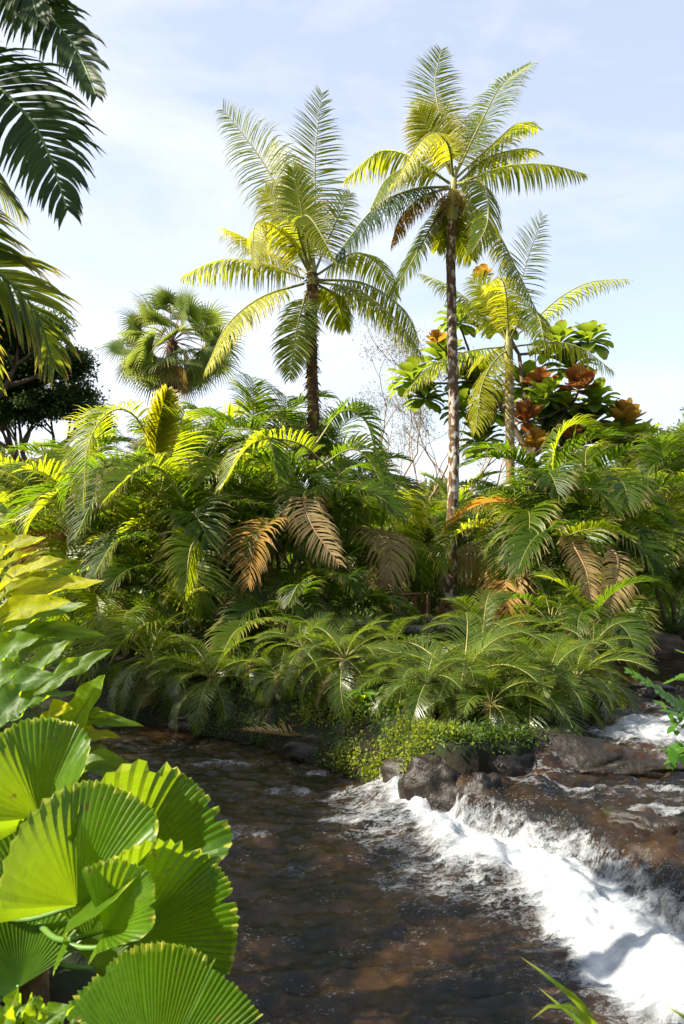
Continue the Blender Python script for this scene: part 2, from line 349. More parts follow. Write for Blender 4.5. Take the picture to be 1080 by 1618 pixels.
def ledge(x, y):   # signed distance: + on the upstream (right/back) side
    best = np.full(x.shape, 1e9); sg = np.zeros(x.shape)
    for i in range(len(LEDGE) - 1):
        ax, ay = LEDGE[i]; bx, by = LEDGE[i + 1]; ex, ey = bx - ax, by - ay
        t = np.clip(((x - ax) * ex + (y - ay) * ey) / (ex * ex + ey * ey), 0, 1)
        d = np.hypot(x - ax - t * ex, y - ay - t * ey); s = -(ex * (y - ay) - ey * (x - ax))
        m = d < best; best = np.where(m, d, best); sg = np.where(m, np.sign(s), sg)
    return -best * sg
def smooth(x, a, b):
    t = np.clip((x - a) / (b - a), 0, 1); return t * t * (3 - 2 * t)
def water_level(x, y):
    l = ledge(x, y) + 0.30 * fbm(x * 1.6, y * 1.6, 4, 5)
    up = 0.42 * smooth(l, -0.05, 0.34)
    l2 = (y - 8.15 - 0.10 * (x - 2.5)) + 0.15 * fbm(x * 2, y * 2, 2, 9)
    up = up + 0.13 * smooth(l2, -0.1, 0.15) * smooth(l, 0.2, 0.6)
    return up
def ground_z(x, y):
    x = np.asarray(x, float); y = np.asarray(y, float)
    d = sdist(x, y, RIV) + 0.22 * fbm(x * 0.9, y * 0.9, 3, 3)
    top = 0.68 + 0.12 * fbm(x * 0.5, y * 0.5, 3, 1)
    top = np.where(y < 9.5, top + 0.45 * smooth(-(y - 9), 0, 4) , top)
    top = top - 0.25 * smooth(y, 17, 22)
    z = np.where(d > 0, -0.25 + (top + 0.25) * smooth(d, -0.5, 1.0 - 0.85 * smooth(x, 0.2, 1.1) - 0.6 * smooth(4.5 - y, 0, 1.5) * (x < 0.2)), -0.25 - 0.35 * smooth(-d, 0, 0.8))
    r = np.hypot(x, y)
    hill = 10.5 * smooth(x - 0.28 * y, 6, 60) * smooth(y, 38, 110) + 6.0 * smooth(-x - 0.2 * y, 5, 45) * smooth(y, 40, 110)
    z = z + hill + 0.25 * fbm(x * 0.12, y * 0.12, 3, 8) * smooth(r, 18, 30)
    return z
def gz(x, y): return float(ground_z(np.array([x]), np.array([y]))[0])

def grid_mesh(name, xs, ys, zf, mat, attrf=None):
    X, Y = np.meshgrid(xs, ys); Z = zf(X, Y); mb = MB(); nx = len(xs); ny = len(ys)
    i = (np.arange(ny - 1)[:, None] * nx + np.arange(nx - 1)[None]).ravel()
    F = np.stack([i, i + 1, i + 1 + nx, i + nx], 1)
    A = np.zeros((nx * ny, 3)) if attrf is None else attrf(X.ravel(), Y.ravel())
    mb.add(np.stack([X.ravel(), Y.ravel(), Z.ravel()], 1), F, A)
    return mb.mesh(name, mat)
def spaced(lo, hi, fine_lo, fine_hi, st, g=1.12):
    v = list(np.arange(fine_lo, fine_hi, st)); s = st; a = fine_lo
    while a > lo: s *= g; a -= s; v.insert(0, a)
    s = st; a = v[-1]
    while a < hi: s *= g; a += s; v.append(a)
    return np.array(v)
go = link('ground', grid_mesh('ground', spaced(-900, 900, -8, 9, 0.11), spaced(-200, 1500, 1, 20, 0.11), ground_z, M_soil)); go['kind'] = 'structure'

# water
def foam_attr(x, y):
    l = ledge(x, y) + 0.30 * fbm(x * 1.6, y * 1.6, 4, 5)
    inside = sdist(x, y, RIV)
    wd = 0.30 + 0.42 * smooth(8 - y, 0, 3.5)
    f = smooth(l, -wd - 0.65, -wd + 0.25) * (1 - smooth(l, 0.00, 0.16))
    f = np.maximum(f, 0.62 * smooth(l, -0.1, 0.05) * (1 - smooth(l, 0.12, 0.5)))       # thin curtain over the ledge
    f = np.maximum(f, 0.57 * smooth(l, -2.3, -0.5) * (1 - smooth(l, -0.4, 0.0)))        # broken foam spreading out
    f = f * (1 - smooth(y, 8.6, 9.0))
    p = np.hypot((x - 3.95) / 1.45, (y - 9.15) / 0.95)
    f = np.maximum(f, 0.74 * (1 - smooth(p, 0.3, 1.1)))                                # upper pool foam
    p = np.hypot((x - 3.0) / 0.8, (y - 6.9) / 0.22 + 0.25 * (x - 3))
    f = np.maximum(f, 0.66 * (1 - smooth(p, 0.4, 1.1)))
    for (a, b, r1, r2) in ((2.3, 7.6, 0.6, 0.12), (3.4, 7.5, 0.7, 0.14), (2.0, 8.0, 0.3, 0.12), (3.3, 6.0, 0.5, 0.12)):
        p = np.hypot((x - a) / r1, (y - b + 0.3 * (x - a)) / r2); f = np.maximum(f, 0.60 * (1 - smooth(p, 0.3, 1.2)))
    p = np.hypot((x - 1.05) / 0.5, (y - 7.35) / 0.35); f = np.maximum(f, 0.95 * (1 - smooth(p, 0.2, 1.2)) * (l < 0.05))
    for (a, b, r1, r2, s) in ((0.1, 7.7, 0.75, 0.28, 0.60), (-0.6, 8.6, 0.6, 0.22, 0.54), (0.35, 8.4, 0.45, 0.15, 0.56), (-1.6, 9.6, 0.9, 0.3, 0.50), (-1.0, 7.4, 0.7, 0.4, 0.46), (-0.3, 9.2, 0.4, 0.15, 0.55), (-0.3, 6.6, 0.6, 0.3, 0.42), (0.3, 5.4, 0.7, 0.25, 0.42), (4.4, 11.6, 0.5, 0.2, 0.5)):
        p = np.hypot((x - a) / r1, (y - b) / r2); f = np.maximum(f, s * (1 - smooth(p, 0.3, 1.0)))
    ripple = smooth(l, 0.3, 0.9) * (0.40 + 0.26 * fbm(x * 2.2, y * 3.4, 3, 60))
    f = np.maximum(f, ripple * (1 - smooth(y, 10, 12)))
    f = np.maximum(f, 0.27 * (1 - smooth(y, 10.5, 12.5)))  # low floor letting small white flecks through as painted water sparkle
    return np.stack([f, smooth(l, 0.0, 0.3), smooth(inside, -0.6, 0)], 1)
def water_z(x, y):
    z = water_level(x, y); f = foam_attr(x, y)[:, 0].reshape(x.shape) if x.ndim == 1 else foam_attr(x.ravel(), y.ravel())[:, 0].reshape(x.shape)
    calm = 1 - 0.75 * smooth(y, 10.5, 13)
    z = z + 0.028 * calm * fbm(x * 1.7 + 3, y * 2.6, 3, 21) + 0.035 * calm * fbm(x * 5, y * 8, 4, 25) + 0.03 * calm * fbm(x * 9 + 5, y * 14, 2, 27) - 0.05 * calm * np.abs(fbm(x * 3.1 + y * 1.2, y * 5.5 - x, 3, 28))
    z = z + 0.13 * smooth(f, 0.5, 1.0) * (fbm(x * 4, y * 4, 5, 31) + 0.3)
    l = ledge(x, y)
    z = z + 0.15 * np.exp(-((l + 0.35) / 0.3) ** 2) * (0.4 + vnoise(x * 4, y * 4, 40)) * (y < 8.8)
    z = z + 0.11 * smooth(l, 0.2, 0.6) * fbm(x * 3.0, y * 3.0, 5, 44) * (1 - smooth(y, 10, 12))
    return z
wm, t, o = newmat('river_water'); lk = t.links.new
at = N(t, 'ShaderNodeAttribute', attribute_name='leafdata'); sp = N(t, 'ShaderNodeSeparateXYZ'); lk(at.outputs['Vector'], sp.inputs[0])
geo = N(t, 'ShaderNodeNewGeometry')
mp = N(t, 'ShaderNodeMapping'); mp.inputs['Rotation'].default_value = (0, 0, R(-58)); mp.inputs['Scale'].default_value = (1.0, 1.9, 1.0); lk(geo.outputs['Position'], mp.inputs['Vector'])
n1 = N(t, 'ShaderNodeTexNoise'); n1.inputs['Scale'].default_value = 3.2; n1.inputs['Detail'].default_value = 10; n1.inputs['Roughness'].default_value = 0.72; n1.inputs['Distortion'].default_value = 0.6
lk(mp.outputs[0], n1.inputs['Vector'])
n2 = N(t, 'ShaderNodeTexNoise'); n2.inputs['Scale'].default_value = 16; n2.inputs['Detail'].default_value = 7; n2.inputs['Roughness'].default_value = 0.75
lk(mp.outputs[0], n2.inputs['Vector'])
nb = N(t, 'ShaderNodeTexNoise'); nb.inputs['Scale'].default_value = 1.6; nb.inputs['Detail'].default_value = 9; nb.inputs['Roughness'].default_value = 0.68; lk(geo.outputs['Position'], nb.inputs['Vector'])
fo = mth(t, 'ADD', mth(t, 'MULTIPLY', n1.outputs['Fac'], 0.55), mth(t, 'MULTIPLY', n2.outputs['Fac'], 0.45))
fo = mth(t, 'ADD', fo, sp.outputs['X'])
vn = N(t, 'ShaderNodeTexVoronoi', feature='DISTANCE_TO_EDGE'); vn.inputs['Scale'].default_value = 5.0
vm = N(t, 'ShaderNodeMix', data_type='VECTOR'); vm.inputs['Factor'].default_value = 0.35; lk(mp.outputs[0], vm.inputs['A']); lk(n2.outputs['Color'], vm.inputs['B']); lk(vm.outputs['Result'], vn.inputs['Vector'])
fo = mth(t, 'ADD', fo, ramp(t, vn.outputs['Distance'], 0.0, 0.12, 0.14, -0.06))
fo = ramp(t, fo, 0.97, 1.30)
n3 = N(t, 'ShaderNodeTexNoise'); n3.inputs['Scale'].default_value = 26; n3.inputs['Detail'].default_value = 5; n3.inputs['Roughness'].default_value = 0.7; lk(mp.outputs[0], n3.inputs['Vector'])
n4 = N(t, 'ShaderNodeTexNoise'); n4.inputs['Scale'].default_value = 2.4; n4.inputs['Detail'].default_value = 4; lk(mp.outputs[0], n4.inputs['Vector'])
glint = mth(t, 'MULTIPLY', ramp(t, n3.outputs['Fac'], 0.575, 0.66), ramp(t, n4.outputs['Fac'], 0.50, 0.68))  # white specks painted in for sky reflections on the ripples
fo = mth(t, 'MAXIMUM', fo, mth(t, 'MULTIPLY', glint, 0.85))
bed = mixrgb(t, ramp(t, nb.outputs['Fac'], 0.42, 0.62), (0.002, 0.0015, 0.001), (0.034, 0.017, 0.006))
foamc = mixrgb(t, ramp(t, n1.outputs['Fac'], 0.35, 0.65), (0.24, 0.28, 0.32), (0.58, 0.60, 0.63))
pb = N(t, 'ShaderNodeBsdfPrincipled')
lk(mixrgb(t, fo, bed, foamc), pb.inputs['Base Color'])
lk(ramp(t, fo, 0, 1, 0.05, 0.75), pb.inputs['Roughness']); pb.inputs['IOR'].default_value = 1.38
bp = N(t, 'ShaderNodeBump'); bp.inputs['Strength'].default_value = 0.7; bp.inputs['Distance'].default_value = 0.03
lk(mth(t, 'ADD', n1.outputs['Fac'], mth(t, 'MULTIPLY', n2.outputs['Fac'], mth(t, 'ADD', 0.35, fo))), bp.inputs['Height']); lk(bp.outputs[0], pb.inputs['Normal'])
lk(pb.outputs[0], o.inputs[0])
wo_ = link('river_water', grid_mesh('river_water', spaced(-18, 24, -3.8, 4.9, 0.028, 1.04), spaced(1.5, 21, 4.2, 10.6, 0.028, 1.03), water_z, wm, foam_attr)); wo_['kind'] = 'structure'

# spray thrown up where the river drops over the ledge
mb = MB(); ns_ = 14000
i = rng.integers(0, len(LEDGE) - 2, ns_); tt = rng.random(ns_)
p = LEDGE[i] + (LEDGE[i + 1] - LEDGE[i]) * tt[:, None]
off = rng.normal(-0.08, 0.15, ns_); x = p[:, 0] + off; y = p[:, 1] + off * 0.4 + rng.normal(0, .14, ns_)
keep = (y < 8.6); x = x[keep]; y = y[keep]; n = len(x)
cl = smooth(vnoise(x * 5, y * 5, 50), 0.35, 0.8)
z = np.maximum(water_z(x, y), 0.0) + rng.exponential(0.018, n) * (0.3 + 1.6 * cl); s = rng.uniform(0.001, 0.003, n)
tet = np.array([(1, 1, 1), (1, -1, -1), (-1, 1, -1), (-1, -1, 1)]) * 0.8
V = np.stack([x, y, z], 1)[:, None] + tet[None] * s[:, None, None] * np.array([0.8, 0.8, 1.3])
F = (np.array([(0, 1, 2), (0, 3, 1), (0, 2, 3), (1, 3, 2)])[None] + (np.arange(n) * 4)[:, None, None]).reshape(-1, 3)
mb.add(V.reshape(-1, 3), F)
M_spray = solidmat('water_spray', (0.5, 0.54, 0.58), (0.6, 0.62, 0.65), 5, 0.3, 0)
tag(link('water_spray', mb.mesh('water_spray', M_spray)), 'white droplets of spray thrown up along the small cascade', 'spray', kind='stuff')

# ------------------------------------------------------------------ rocks
def rock(name_label, loc, size, mat=M_rock, seed=0, rz=0.0):
    mb = MB(); nu, nv = 56, 30
    th = np.linspace(0, 2 * np.pi, nu, endpoint=False); ph = np.linspace(0.02, np.pi - 0.02, nv)
    TH, PH = np.meshgrid(th, ph)
    x, y, z = np.cos(TH) * np.sin(PH), np.sin(TH) * np.sin(PH), np.cos(PH)
    r = 1 + 0.5 * fbm(x * 1.3 + seed, z * 1.3 + y, 3, seed) + 0.2 * fbm(y * 2.1 + seed, x * 1.7 + z, 3, seed + 7) + 0.16 * np.abs(fbm(x * 4 + z * 2 + seed, y * 4 + z * 3, 3, seed + 3)) * np.abs(np.sin(TH / 2)) ** 0.3
    r[:, :] = r * 1.0; r = (r + np.roll(r, 1, 1)) / 2
    P = np.stack([x * r * size[0], y * r * size[1], np.sign(z) * np.abs(z) ** 0.8 * r * size[2]], -1)
    c, s_ = math.cos(rz), math.sin(rz); P = P @ np.array([[c, s_, 0], [-s_, c, 0], [0, 0, 1]])
    j = np.arange(nu); F = []
    for k in range(nv - 1): F += [[k * nu + a, k * nu + (a + 1) % nu, (k + 1) * nu + (a + 1) % nu, (k + 1) * nu + a] for a in j]
    mb.add(P.reshape(-1, 3), np.array(F)[:, ::-1]); mb.add(P[0], [list(range(nu))]); mb.add(P[-1], [list(range(nu))[::-1]])
    return tag(link('rock', mb.mesh('rock', mat), None, loc), name_label, 'rock', 'rocks along the river')
rock('black wet boulder at the island tip under the pygmy palms', (2.3, 8.55, 0.2), (0.95, 0.45, 0.42), seed=3, rz=-0.15)
rock('black rock wall holding the bank above the foot of the cascade', (1.6, 8.2, 0.2), (0.6, 0.28, 0.38), seed=33, rz=-0.1)
rock('mossy black rock under the bright yellow ground cover', (0.9, 8.45, 0.05), (0.42, 0.22, 0.30), seed=37, rz=-0.7)
rock('upright black rock under the creepers where the white water begins', (1.08, 7.86, 0.12), (0.46, 0.22, 0.40), seed=41, rz=-0.25)
rock('small rounded wet rock splitting the top of the cascade', (1.42, 7.6, 0.22), (0.24, 0.2, 0.30), seed=5)
rock('dark ridge of rock under the upper foam pool', (3.2, 8.1, 0.36), (0.7, 0.16, 0.12), seed=8, rz=0.1)
rock('brown rock breaking the surface between foam streaks at right', (2.75, 6.6, 0.33), (0.36, 0.2, 0.15), M_rock, 11, -0.5)
rock('wet brown rock at the right edge beside the cascade', (2.95, 5.7, 0.30), (0.28, 0.34, 0.16), M_rock, 13, 0.2)
rock('low dark boulder sticking out of the side channel', (4.75, 11.3, 0.56), (0.32, 0.2, 0.14), seed=15)
rock('flat brown stones lining the far bank of the side channel', (6.0, 15.2, 0.62), (1.1, 0.4, 0.30), M_rockdry, 17)
rock('grey stone on the far bank beside the frame edge', (8.0, 15.7, 0.65), (0.9, 0.4, 0.32), M_rockdry, 19)
rock('brown stone at the foot of the drooping palm on the far bank', (4.9, 15.1, 0.66), (0.5, 0.35, 0.30), M_rockdry, 23)
rock('mossy dark rock where the left bank meets the water', (-2.2, 11.35, 0.05), (0.4, 0.25, 0.2), seed=27)
rock('dark rock below the dead fallen frond', (-0.3, 9.95, 0.08), (0.4, 0.25, 0.2), seed=29)

# ------------------------------------------------------------------ path and railing
mb = MB(); pc = spline([(-3, 19.5, 0), (0.5, 18.3, 0), (1.9, 17.0, 0), (2.6, 18.2, 0), (4.5, 19.5, 0), (9, 20.5, 0)], 60)
T, Nn, S = frames(pc, (0, 0, 1))
zz = np.array([gz(a, b) for a, b, _ in pc]) + 0.10
zz = np.convolve(np.pad(zz, 4, 'edge'), np.ones(9) / 9, 'valid')
for w0, w1, h0, h1 in ((-0.6, 0.6, 0, 0),):
    A_ = pc + S * w0; B_ = pc + S * w1; A_[:, 2] = zz; B_[:, 2] = zz
    mb.add(np.concatenate([A_, B_]), [[i, i + 60, i + 61, i + 1] for i in range(59)])
    for s_ in (-0.66, 0.66):
        K = pc + S * s_; K[:, 2] = zz + 0.0; tube(mb, K, 0.085, 6)
po = link('path', mb.mesh('path', M_path)); po['kind'] = 'structure'
rp = spline([W(604, 985, 19.6), W(622, 978, 19.8), W(650, 976, 20.3), W(676, 974, 21.0)], 15)
rt = thing('railing', 'low rust-brown railing with thin uprights beside the garden path', 'railing', (rp[0][0], rp[0][1], gz(rp[0][0], rp[0][1])))
org = np.array(rt.location)
for zoff, nm, rr in ((0.82, 'top_rail', 0.035), (0.15, 'bottom_rail', 0.018)):
    P = rp.copy(); P[:, 2] = [gz(a, b) + zoff for a, b, _ in rp]; mb = MB(); tube(mb, P, rr, 6); link(nm, mb.mesh(nm, M_rail, org), rt)
mb = MB()
for k in range(1, 22):
    q = np.array([np.interp(k / 1.5, np.arange(15), rp[:, j]) for j in range(3)]); g = gz(q[0], q[1])
    tube(mb, [(q[0], q[1], g + 0.15), (q[0], q[1], g + 0.82)], 0.008, 4)
link('balusters', mb.mesh('balusters', M_rail, org), rt)
for k in (0, 4, 9, 14):
    q = rp[k]; g = gz(q[0], q[1]); mb = MB(); tube(mb, [(q[0], q[1], g - 0.1), (q[0], q[1], g + 0.84)], 0.04, 8); link('post', mb.mesh('post', M_rail, org), rt)

# ------------------------------------------------------------------ trunks
def trunk_part(root, pts, r0, r1, mat, name='trunk', rings=60, k=14, wob=0.07, shag=0, off=None, flare=0.0):
    mb = MB(); P = spline(pts, rings); t = np.linspace(0, 1, rings)
    r = r0 + (r1 - r0) * t + flare * np.exp(-t * 18)
    r = r * (1 + 0.045 * np.sin(t * rings * 1.1)); tube(mb, P, r, k, 0, wob=wob)
    if shag:
        n = shag; q = rng.random(n) ** 0.8; idx = q * (rings - 1)
        pp = np.stack([np.interp(idx, np.arange(rings), P[:, j]) for j in range(3)], 1); th = rng.uniform(0, 2 * np.pi, n)
        o_ = np.stack([np.cos(th), np.sin(th), np.zeros(n)], 1); rr = np.interp(idx, np.arange(rings), r)
        ribbons(mb, pp + o_ * rr[:, None] * 0.9, o_ + np.array([0, 0, -0.7]), np.cross(o_, (0, 0, 1)) + 0.3 * o_, rng.uniform(0.06, 0.2, n), 0.025, 1.0, 3, 0)
    o = np.array(root.location) if off is None else np.asarray(off)
    return link(name, mb.mesh(name, mat, o), root)

def traced_palm(name, label, cat, crown, base, Yc, fronds, trunk, group=None, **kw):
    """fronds: (pixel path, depth offset at tip, style, {opts})"""
    bx, by = base; root = thing(name, label, cat, (bx, by, gz(bx, by)), group); org = np.array(root.location)
    trunk(root, org)
    for path, dy, mat, opt in fronds:
        n = len(path); P = [W(p[0], p[1], Yc + (p[2] if len(p) > 2 else dy * (i / (n - 1)) ** 0.9)) for i, p in enumerate(path)]
        P = spline(P, 26); mb = MB(); a = dict(kw); a.update(opt); a['L'] = a['L'] * LS
        if a['droop'] > 0.65 and 'ref' not in opt: a['vee'] = -0.45; a['droop'] *= 1.15
        frond(mb, P, **a)
        link('frond', mb.mesh('frond', [mat, M_rachd if mat in (M_dead,) else M_rach], org), root)
    return root

Y1 = 18.0
cw = W(493, 432, Y1); b1 = W(507, 985, Y1)
def t1(root, org):
    trunk_part(root, [(b1[0], Y1, org[2] - 0.2), W(503, 880, Y1), W(496, 690, Y1), W(492, 560, Y1), cw], 0.15, 0.13, M_bark2, shag=900, flare=0.1)
    mb = MB()
    P = spline([cw + (0, 0, -0.3), cw + (0, 0, 0.25), cw + (0, 0, 0.7)], 8); tube(mb, P, [0.14, 0.15, 0.12, 0.1, 0.08, 0.06, 0.04, 0.02], 10); link('crownshaft', mb.mesh('crownshaft', M_rach, org), root)
up = (0, 0, 1)
TK = dict(pairs=78, L=0.86, w=0.034, vee=0.0, droop=0.55, t0=0.14, rad=0.035, a0=84, a1=38)
LS = 1.2
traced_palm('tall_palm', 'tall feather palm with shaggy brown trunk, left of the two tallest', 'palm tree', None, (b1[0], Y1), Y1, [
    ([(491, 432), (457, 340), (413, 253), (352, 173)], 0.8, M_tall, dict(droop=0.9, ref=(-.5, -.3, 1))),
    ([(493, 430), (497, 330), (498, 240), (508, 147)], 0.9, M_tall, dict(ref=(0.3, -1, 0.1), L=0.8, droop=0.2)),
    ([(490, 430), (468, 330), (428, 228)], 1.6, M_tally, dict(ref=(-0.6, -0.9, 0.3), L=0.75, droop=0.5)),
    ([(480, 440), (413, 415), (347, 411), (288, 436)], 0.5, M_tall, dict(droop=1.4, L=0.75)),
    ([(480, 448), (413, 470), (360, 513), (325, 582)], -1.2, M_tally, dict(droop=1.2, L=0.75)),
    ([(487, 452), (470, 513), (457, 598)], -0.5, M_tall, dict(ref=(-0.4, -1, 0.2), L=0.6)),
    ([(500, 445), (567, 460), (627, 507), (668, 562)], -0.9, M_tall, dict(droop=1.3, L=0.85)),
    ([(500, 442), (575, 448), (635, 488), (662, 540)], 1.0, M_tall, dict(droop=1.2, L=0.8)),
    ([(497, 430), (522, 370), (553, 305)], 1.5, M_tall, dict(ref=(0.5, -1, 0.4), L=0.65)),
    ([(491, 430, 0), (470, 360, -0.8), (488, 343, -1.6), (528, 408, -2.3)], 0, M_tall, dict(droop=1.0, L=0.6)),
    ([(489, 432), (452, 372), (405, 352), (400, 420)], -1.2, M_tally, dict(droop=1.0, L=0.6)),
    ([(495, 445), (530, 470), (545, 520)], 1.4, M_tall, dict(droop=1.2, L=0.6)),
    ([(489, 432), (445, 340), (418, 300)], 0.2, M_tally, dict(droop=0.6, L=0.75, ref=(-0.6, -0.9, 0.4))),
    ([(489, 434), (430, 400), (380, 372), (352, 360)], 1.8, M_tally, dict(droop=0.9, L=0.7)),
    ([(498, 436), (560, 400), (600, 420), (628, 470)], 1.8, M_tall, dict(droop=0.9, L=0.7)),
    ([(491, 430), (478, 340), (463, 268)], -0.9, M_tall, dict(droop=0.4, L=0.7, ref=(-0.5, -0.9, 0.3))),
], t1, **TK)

Y2 = 17.6
cw2 = W(716, 300, Y2); b2 = W(710, 985, Y2)
def t2(root, org):
    trunk_part(root, [(b2[0], Y2, org[2] - 0.2), W(713, 860, Y2), W(717, 700, Y2), W(714, 520, Y2), W(712, 400, Y2), cw2], 0.145, 0.105, M_bark, flare=0.1, rings=90)
    mb = MB(); P = spline([W(713, 350, Y2), W(716, 300, Y2), W(719, 262, Y2)], 8); tube(mb, P, [0.12, 0.15, 0.16, 0.14, 0.11, 0.08, 0.05, 0.02], 10)
    link('crownshaft', mb.mesh('crownshaft', M_rach, org), root)
    mb = MB(); n = 160; th = rng.uniform(0, 6.28, n); o_ = np.stack([np.cos(th), np.sin(th), np.zeros(n)], 1)
    ribbons(mb, W(715, 318, Y2) + o_ * 0.12 + rng.normal(0, 0.12, (n, 3)) * (0, 0, 1), o_ * 0.8 + (0, 0, -0.3), np.cross(o_, (0, 0, 1)), rng.uniform(0.2, 0.6, n), 0.03, 1.6, 4, 0)
    link('dead_flower_stalks', mb.mesh('dead_flower_stalks', M_dead, org), root)
    mb = MB(); n = 420; th = rng.uniform(0, 6.28, n); o_ = np.stack([np.cos(th), np.sin(th), np.zeros(n)], 1); h = rng.random(n)
    pos = W(709, 985, Y2) + o_ * 0.13; pos[:, 2] += h * 0.75 - 0.2
    ribbons(mb, pos, o_ + (0, 0, -0.5), np.cross(o_, (0, 0, 1)) + 0.2, rng.uniform(0.1, 0.3, n), 0.03, 1.2, 3, 0)
    link('root_fibres', mb.mesh('root_fibres', M_rachd, org), root)
traced_palm('tall_palm', 'tallest feather palm with pale mottled trunk standing beside the path', 'palm tree', None, (b2[0], Y2), Y2, [
    ([(714, 275), (697, 193), (687, 133), (697, 79)], 0.9, M_tall, dict(ref=(0.2, -1, 0.1), L=0.75, droop=0.2)),
    ([(720, 275), (760, 193), (793, 133), (838, 100)], 0.5, M_tall, dict(ref=(-0.4, -0.6, 0.6), L=0.7, droop=0.7)),
    ([(722, 280), (787, 220), (820, 195), (849, 203)], 1.4, M_tall, dict(droop=0.7, L=0.6)),
    ([(725, 290), (800, 263), (867, 261), (924, 275)], -0.4, M_tall, dict(droop=1.4, L=0.62)),
    ([(722, 305), (780, 360), (813, 420), (847, 490)], -1.0, M_tall, dict(droop=0.9, L=0.8)),
    ([(712, 310), (680, 360), (647, 420), (617, 468)], 0.9, M_tall, dict(droop=0.5, L=0.6, ref=(-0.5, -0.6, 0.6))),
    ([(710, 290), (653, 250), (600, 240), (546, 282)], 0.2, M_tall, dict(droop=1.0, L=0.7)),
    ([(708, 295), (650, 300), (590, 330), (530, 405)], -1.1, M_fgp, dict(droop=1.3, L=0.85)),
    ([(708, 297), (665, 312), (632, 345), (618, 385)], -0.5, M_orange, dict(droop=1.3, L=0.6)),
    ([(714, 275), (678, 193), (655, 160)], 1.4, M_tally, dict(ref=(-0.6, -0.9, 0.3), L=0.7, droop=0.4)),
    ([(716, 280, 0), (706, 225, -0.9), (672, 215, -1.6), (620, 290, -2)], 0, M_tally, dict(droop=1.0, L=0.55)),
    ([(720, 290, 0), (762, 290, -1.0), (770, 350, -1.9), (745, 400, -2.3)], 0, M_tall, dict(droop=1.0, L=0.55)),
    ([(718, 275), (745, 215), (760, 185)], 1.2, M_tally, dict(ref=(0.2, -1, 0.3), L=0.55, droop=0.3)),
    ([(713, 305), (705, 350), (690, 395)], 1.2, M_tall, dict(droop=0.7, L=0.5)),
    ([(709, 288), (660, 262), (612, 282), (585, 330)], -0.8, M_tall, dict(droop=1.0, L=0.65)),
    ([(722, 290), (770, 250), (825, 235), (850, 240)], 1.6, M_tall, dict(droop=0.9, L=0.6)),
    ([(716, 305), (722, 360), (745, 410)], 1.3, M_tall, dict(droop=0.9, L=0.6)),
    ([(712, 275), (683, 215), (662, 175)], -0.3, M_tally, dict(ref=(-0.6, -0.9, 0.3), L=0.6, droop=0.4)),
], t2, **TK)

Y3 = 22.0
cw3 = W(803, 548, Y3); b3 = W(806, 900, Y3)
def t3(root, org):
    trunk_part(root, [(b3[0], Y3, org[2] - 0.2), W(806, 800, Y3), W(805, 640, Y3), cw3], 0.15, 0.12, M_bark3, shag=250)
    mb = MB(); P = spline([cw3 + (0, 0, -0.4), cw3, cw3 + (0, 0, 0.8)], 8); tube(mb, P, [0.13, 0.14, 0.13, 0.11, 0.09, 0.07, 0.05, 0.02], 10)
    link('crownshaft', mb.mesh('crownshaft', M_rach, org), root)
traced_palm('tall_palm', 'shorter feather palm with ochre trunk in front of the red-leaved tree', 'palm tree', None, (b3[0], Y3), Y3, [
    ([(803, 540), (815, 480), (830, 420), (857, 343)], 0.8, M_tall, dict(ref=(0.3, -1, 0.1), L=0.75, droop=0.3)),
    ([(805, 540), (845, 505), (885, 470), (933, 446), (991, 441)], 0.3, M_tall, dict(droop=1.0, L=0.75)),
    ([(806, 548), (876, 541), (920, 551), (968, 586)], -0.6, M_tall, dict(droop=1.3, L=0.72)),
    ([(802, 552), (778, 574), (760, 613), (751, 682)], -1.6, M_tally, dict(droop=0.8, L=0.72)),
    ([(800, 548), (747, 554), (689, 573), (640, 618)], -0.4, M_tall, dict(droop=1.3, L=0.68)),
    ([(800, 538), (755, 489), (711, 453), (667, 433)], 0.6, M_tall, dict(droop=0.9, L=0.7)),
    ([(801, 538), (777, 480), (747, 440)], 0.0, M_tally, dict(droop=0.6, L=0.75, ref=(-.4, -1, .3))),
    ([(803, 540, 0), (800, 470, -0.5), (790, 440, -1), (765, 450, -1.6)], -1, M_tally, dict(droop=0.8, L=0.6)),
    ([(804, 540, 0), (830, 490, -0.8), (850, 500, -1.5), (860, 545, -2)], 0, M_tall, dict(droop=0.9, L=0.6)),
    ([(801, 545), (770, 560), (745, 590)], 1.5, M_tall, dict(droop=0.9, L=0.6)),
], t3, **dict(TK, pairs=52, rad=0.03))

# ------------------------------------------------------------------ fan palm (back left)
def fan_blade(mb, hub, ax, nrm, rad, span=230, n=34, split=0.45, droop=0.5, w=None):
    ax = unit(np.asarray(ax, float)); nrm = np.asarray(nrm, float); nrm = unit(nrm - np.dot(nrm, ax) * ax); s = np.cross(nrm, ax)
    th = np.radians(np.linspace(-span / 2, span / 2, n))
    d = np.cos(th)[:, None] * ax + np.sin(th)[:, None] * s + 0.12 * nrm
    w = w or rad * math.radians(span) / n * 0.5
    ribbons(mb, np.repeat(np.asarray(hub, float)[None], n, 0), d, np.repeat(nrm[None], n, 0), rad * (0.8 + 0.2 * np.cos(th / 1.3)) * (1 + rng.normal(0, .06, n)), w, droop, 5, 0.3,
            prof=[0.12, 0.8, 1.1, 0.7, 0.35, 0.05])
Y4 = 26.0; c4 = W(272, 540, Y4)
root = thing('fan_palm', 'bushy fan palm with a round crown of ragged leaves against the sky', 'palm tree', (c4[0], Y4, gz(c4[0], Y4)))
org = np.array(root.location)
trunk_part(root, [(c4[0], Y4, org[2] - 0.2), c4 - (0, 0, 3), c4], 0.2, 0.17, M_bark2, shag=300)
ga = 2.399963
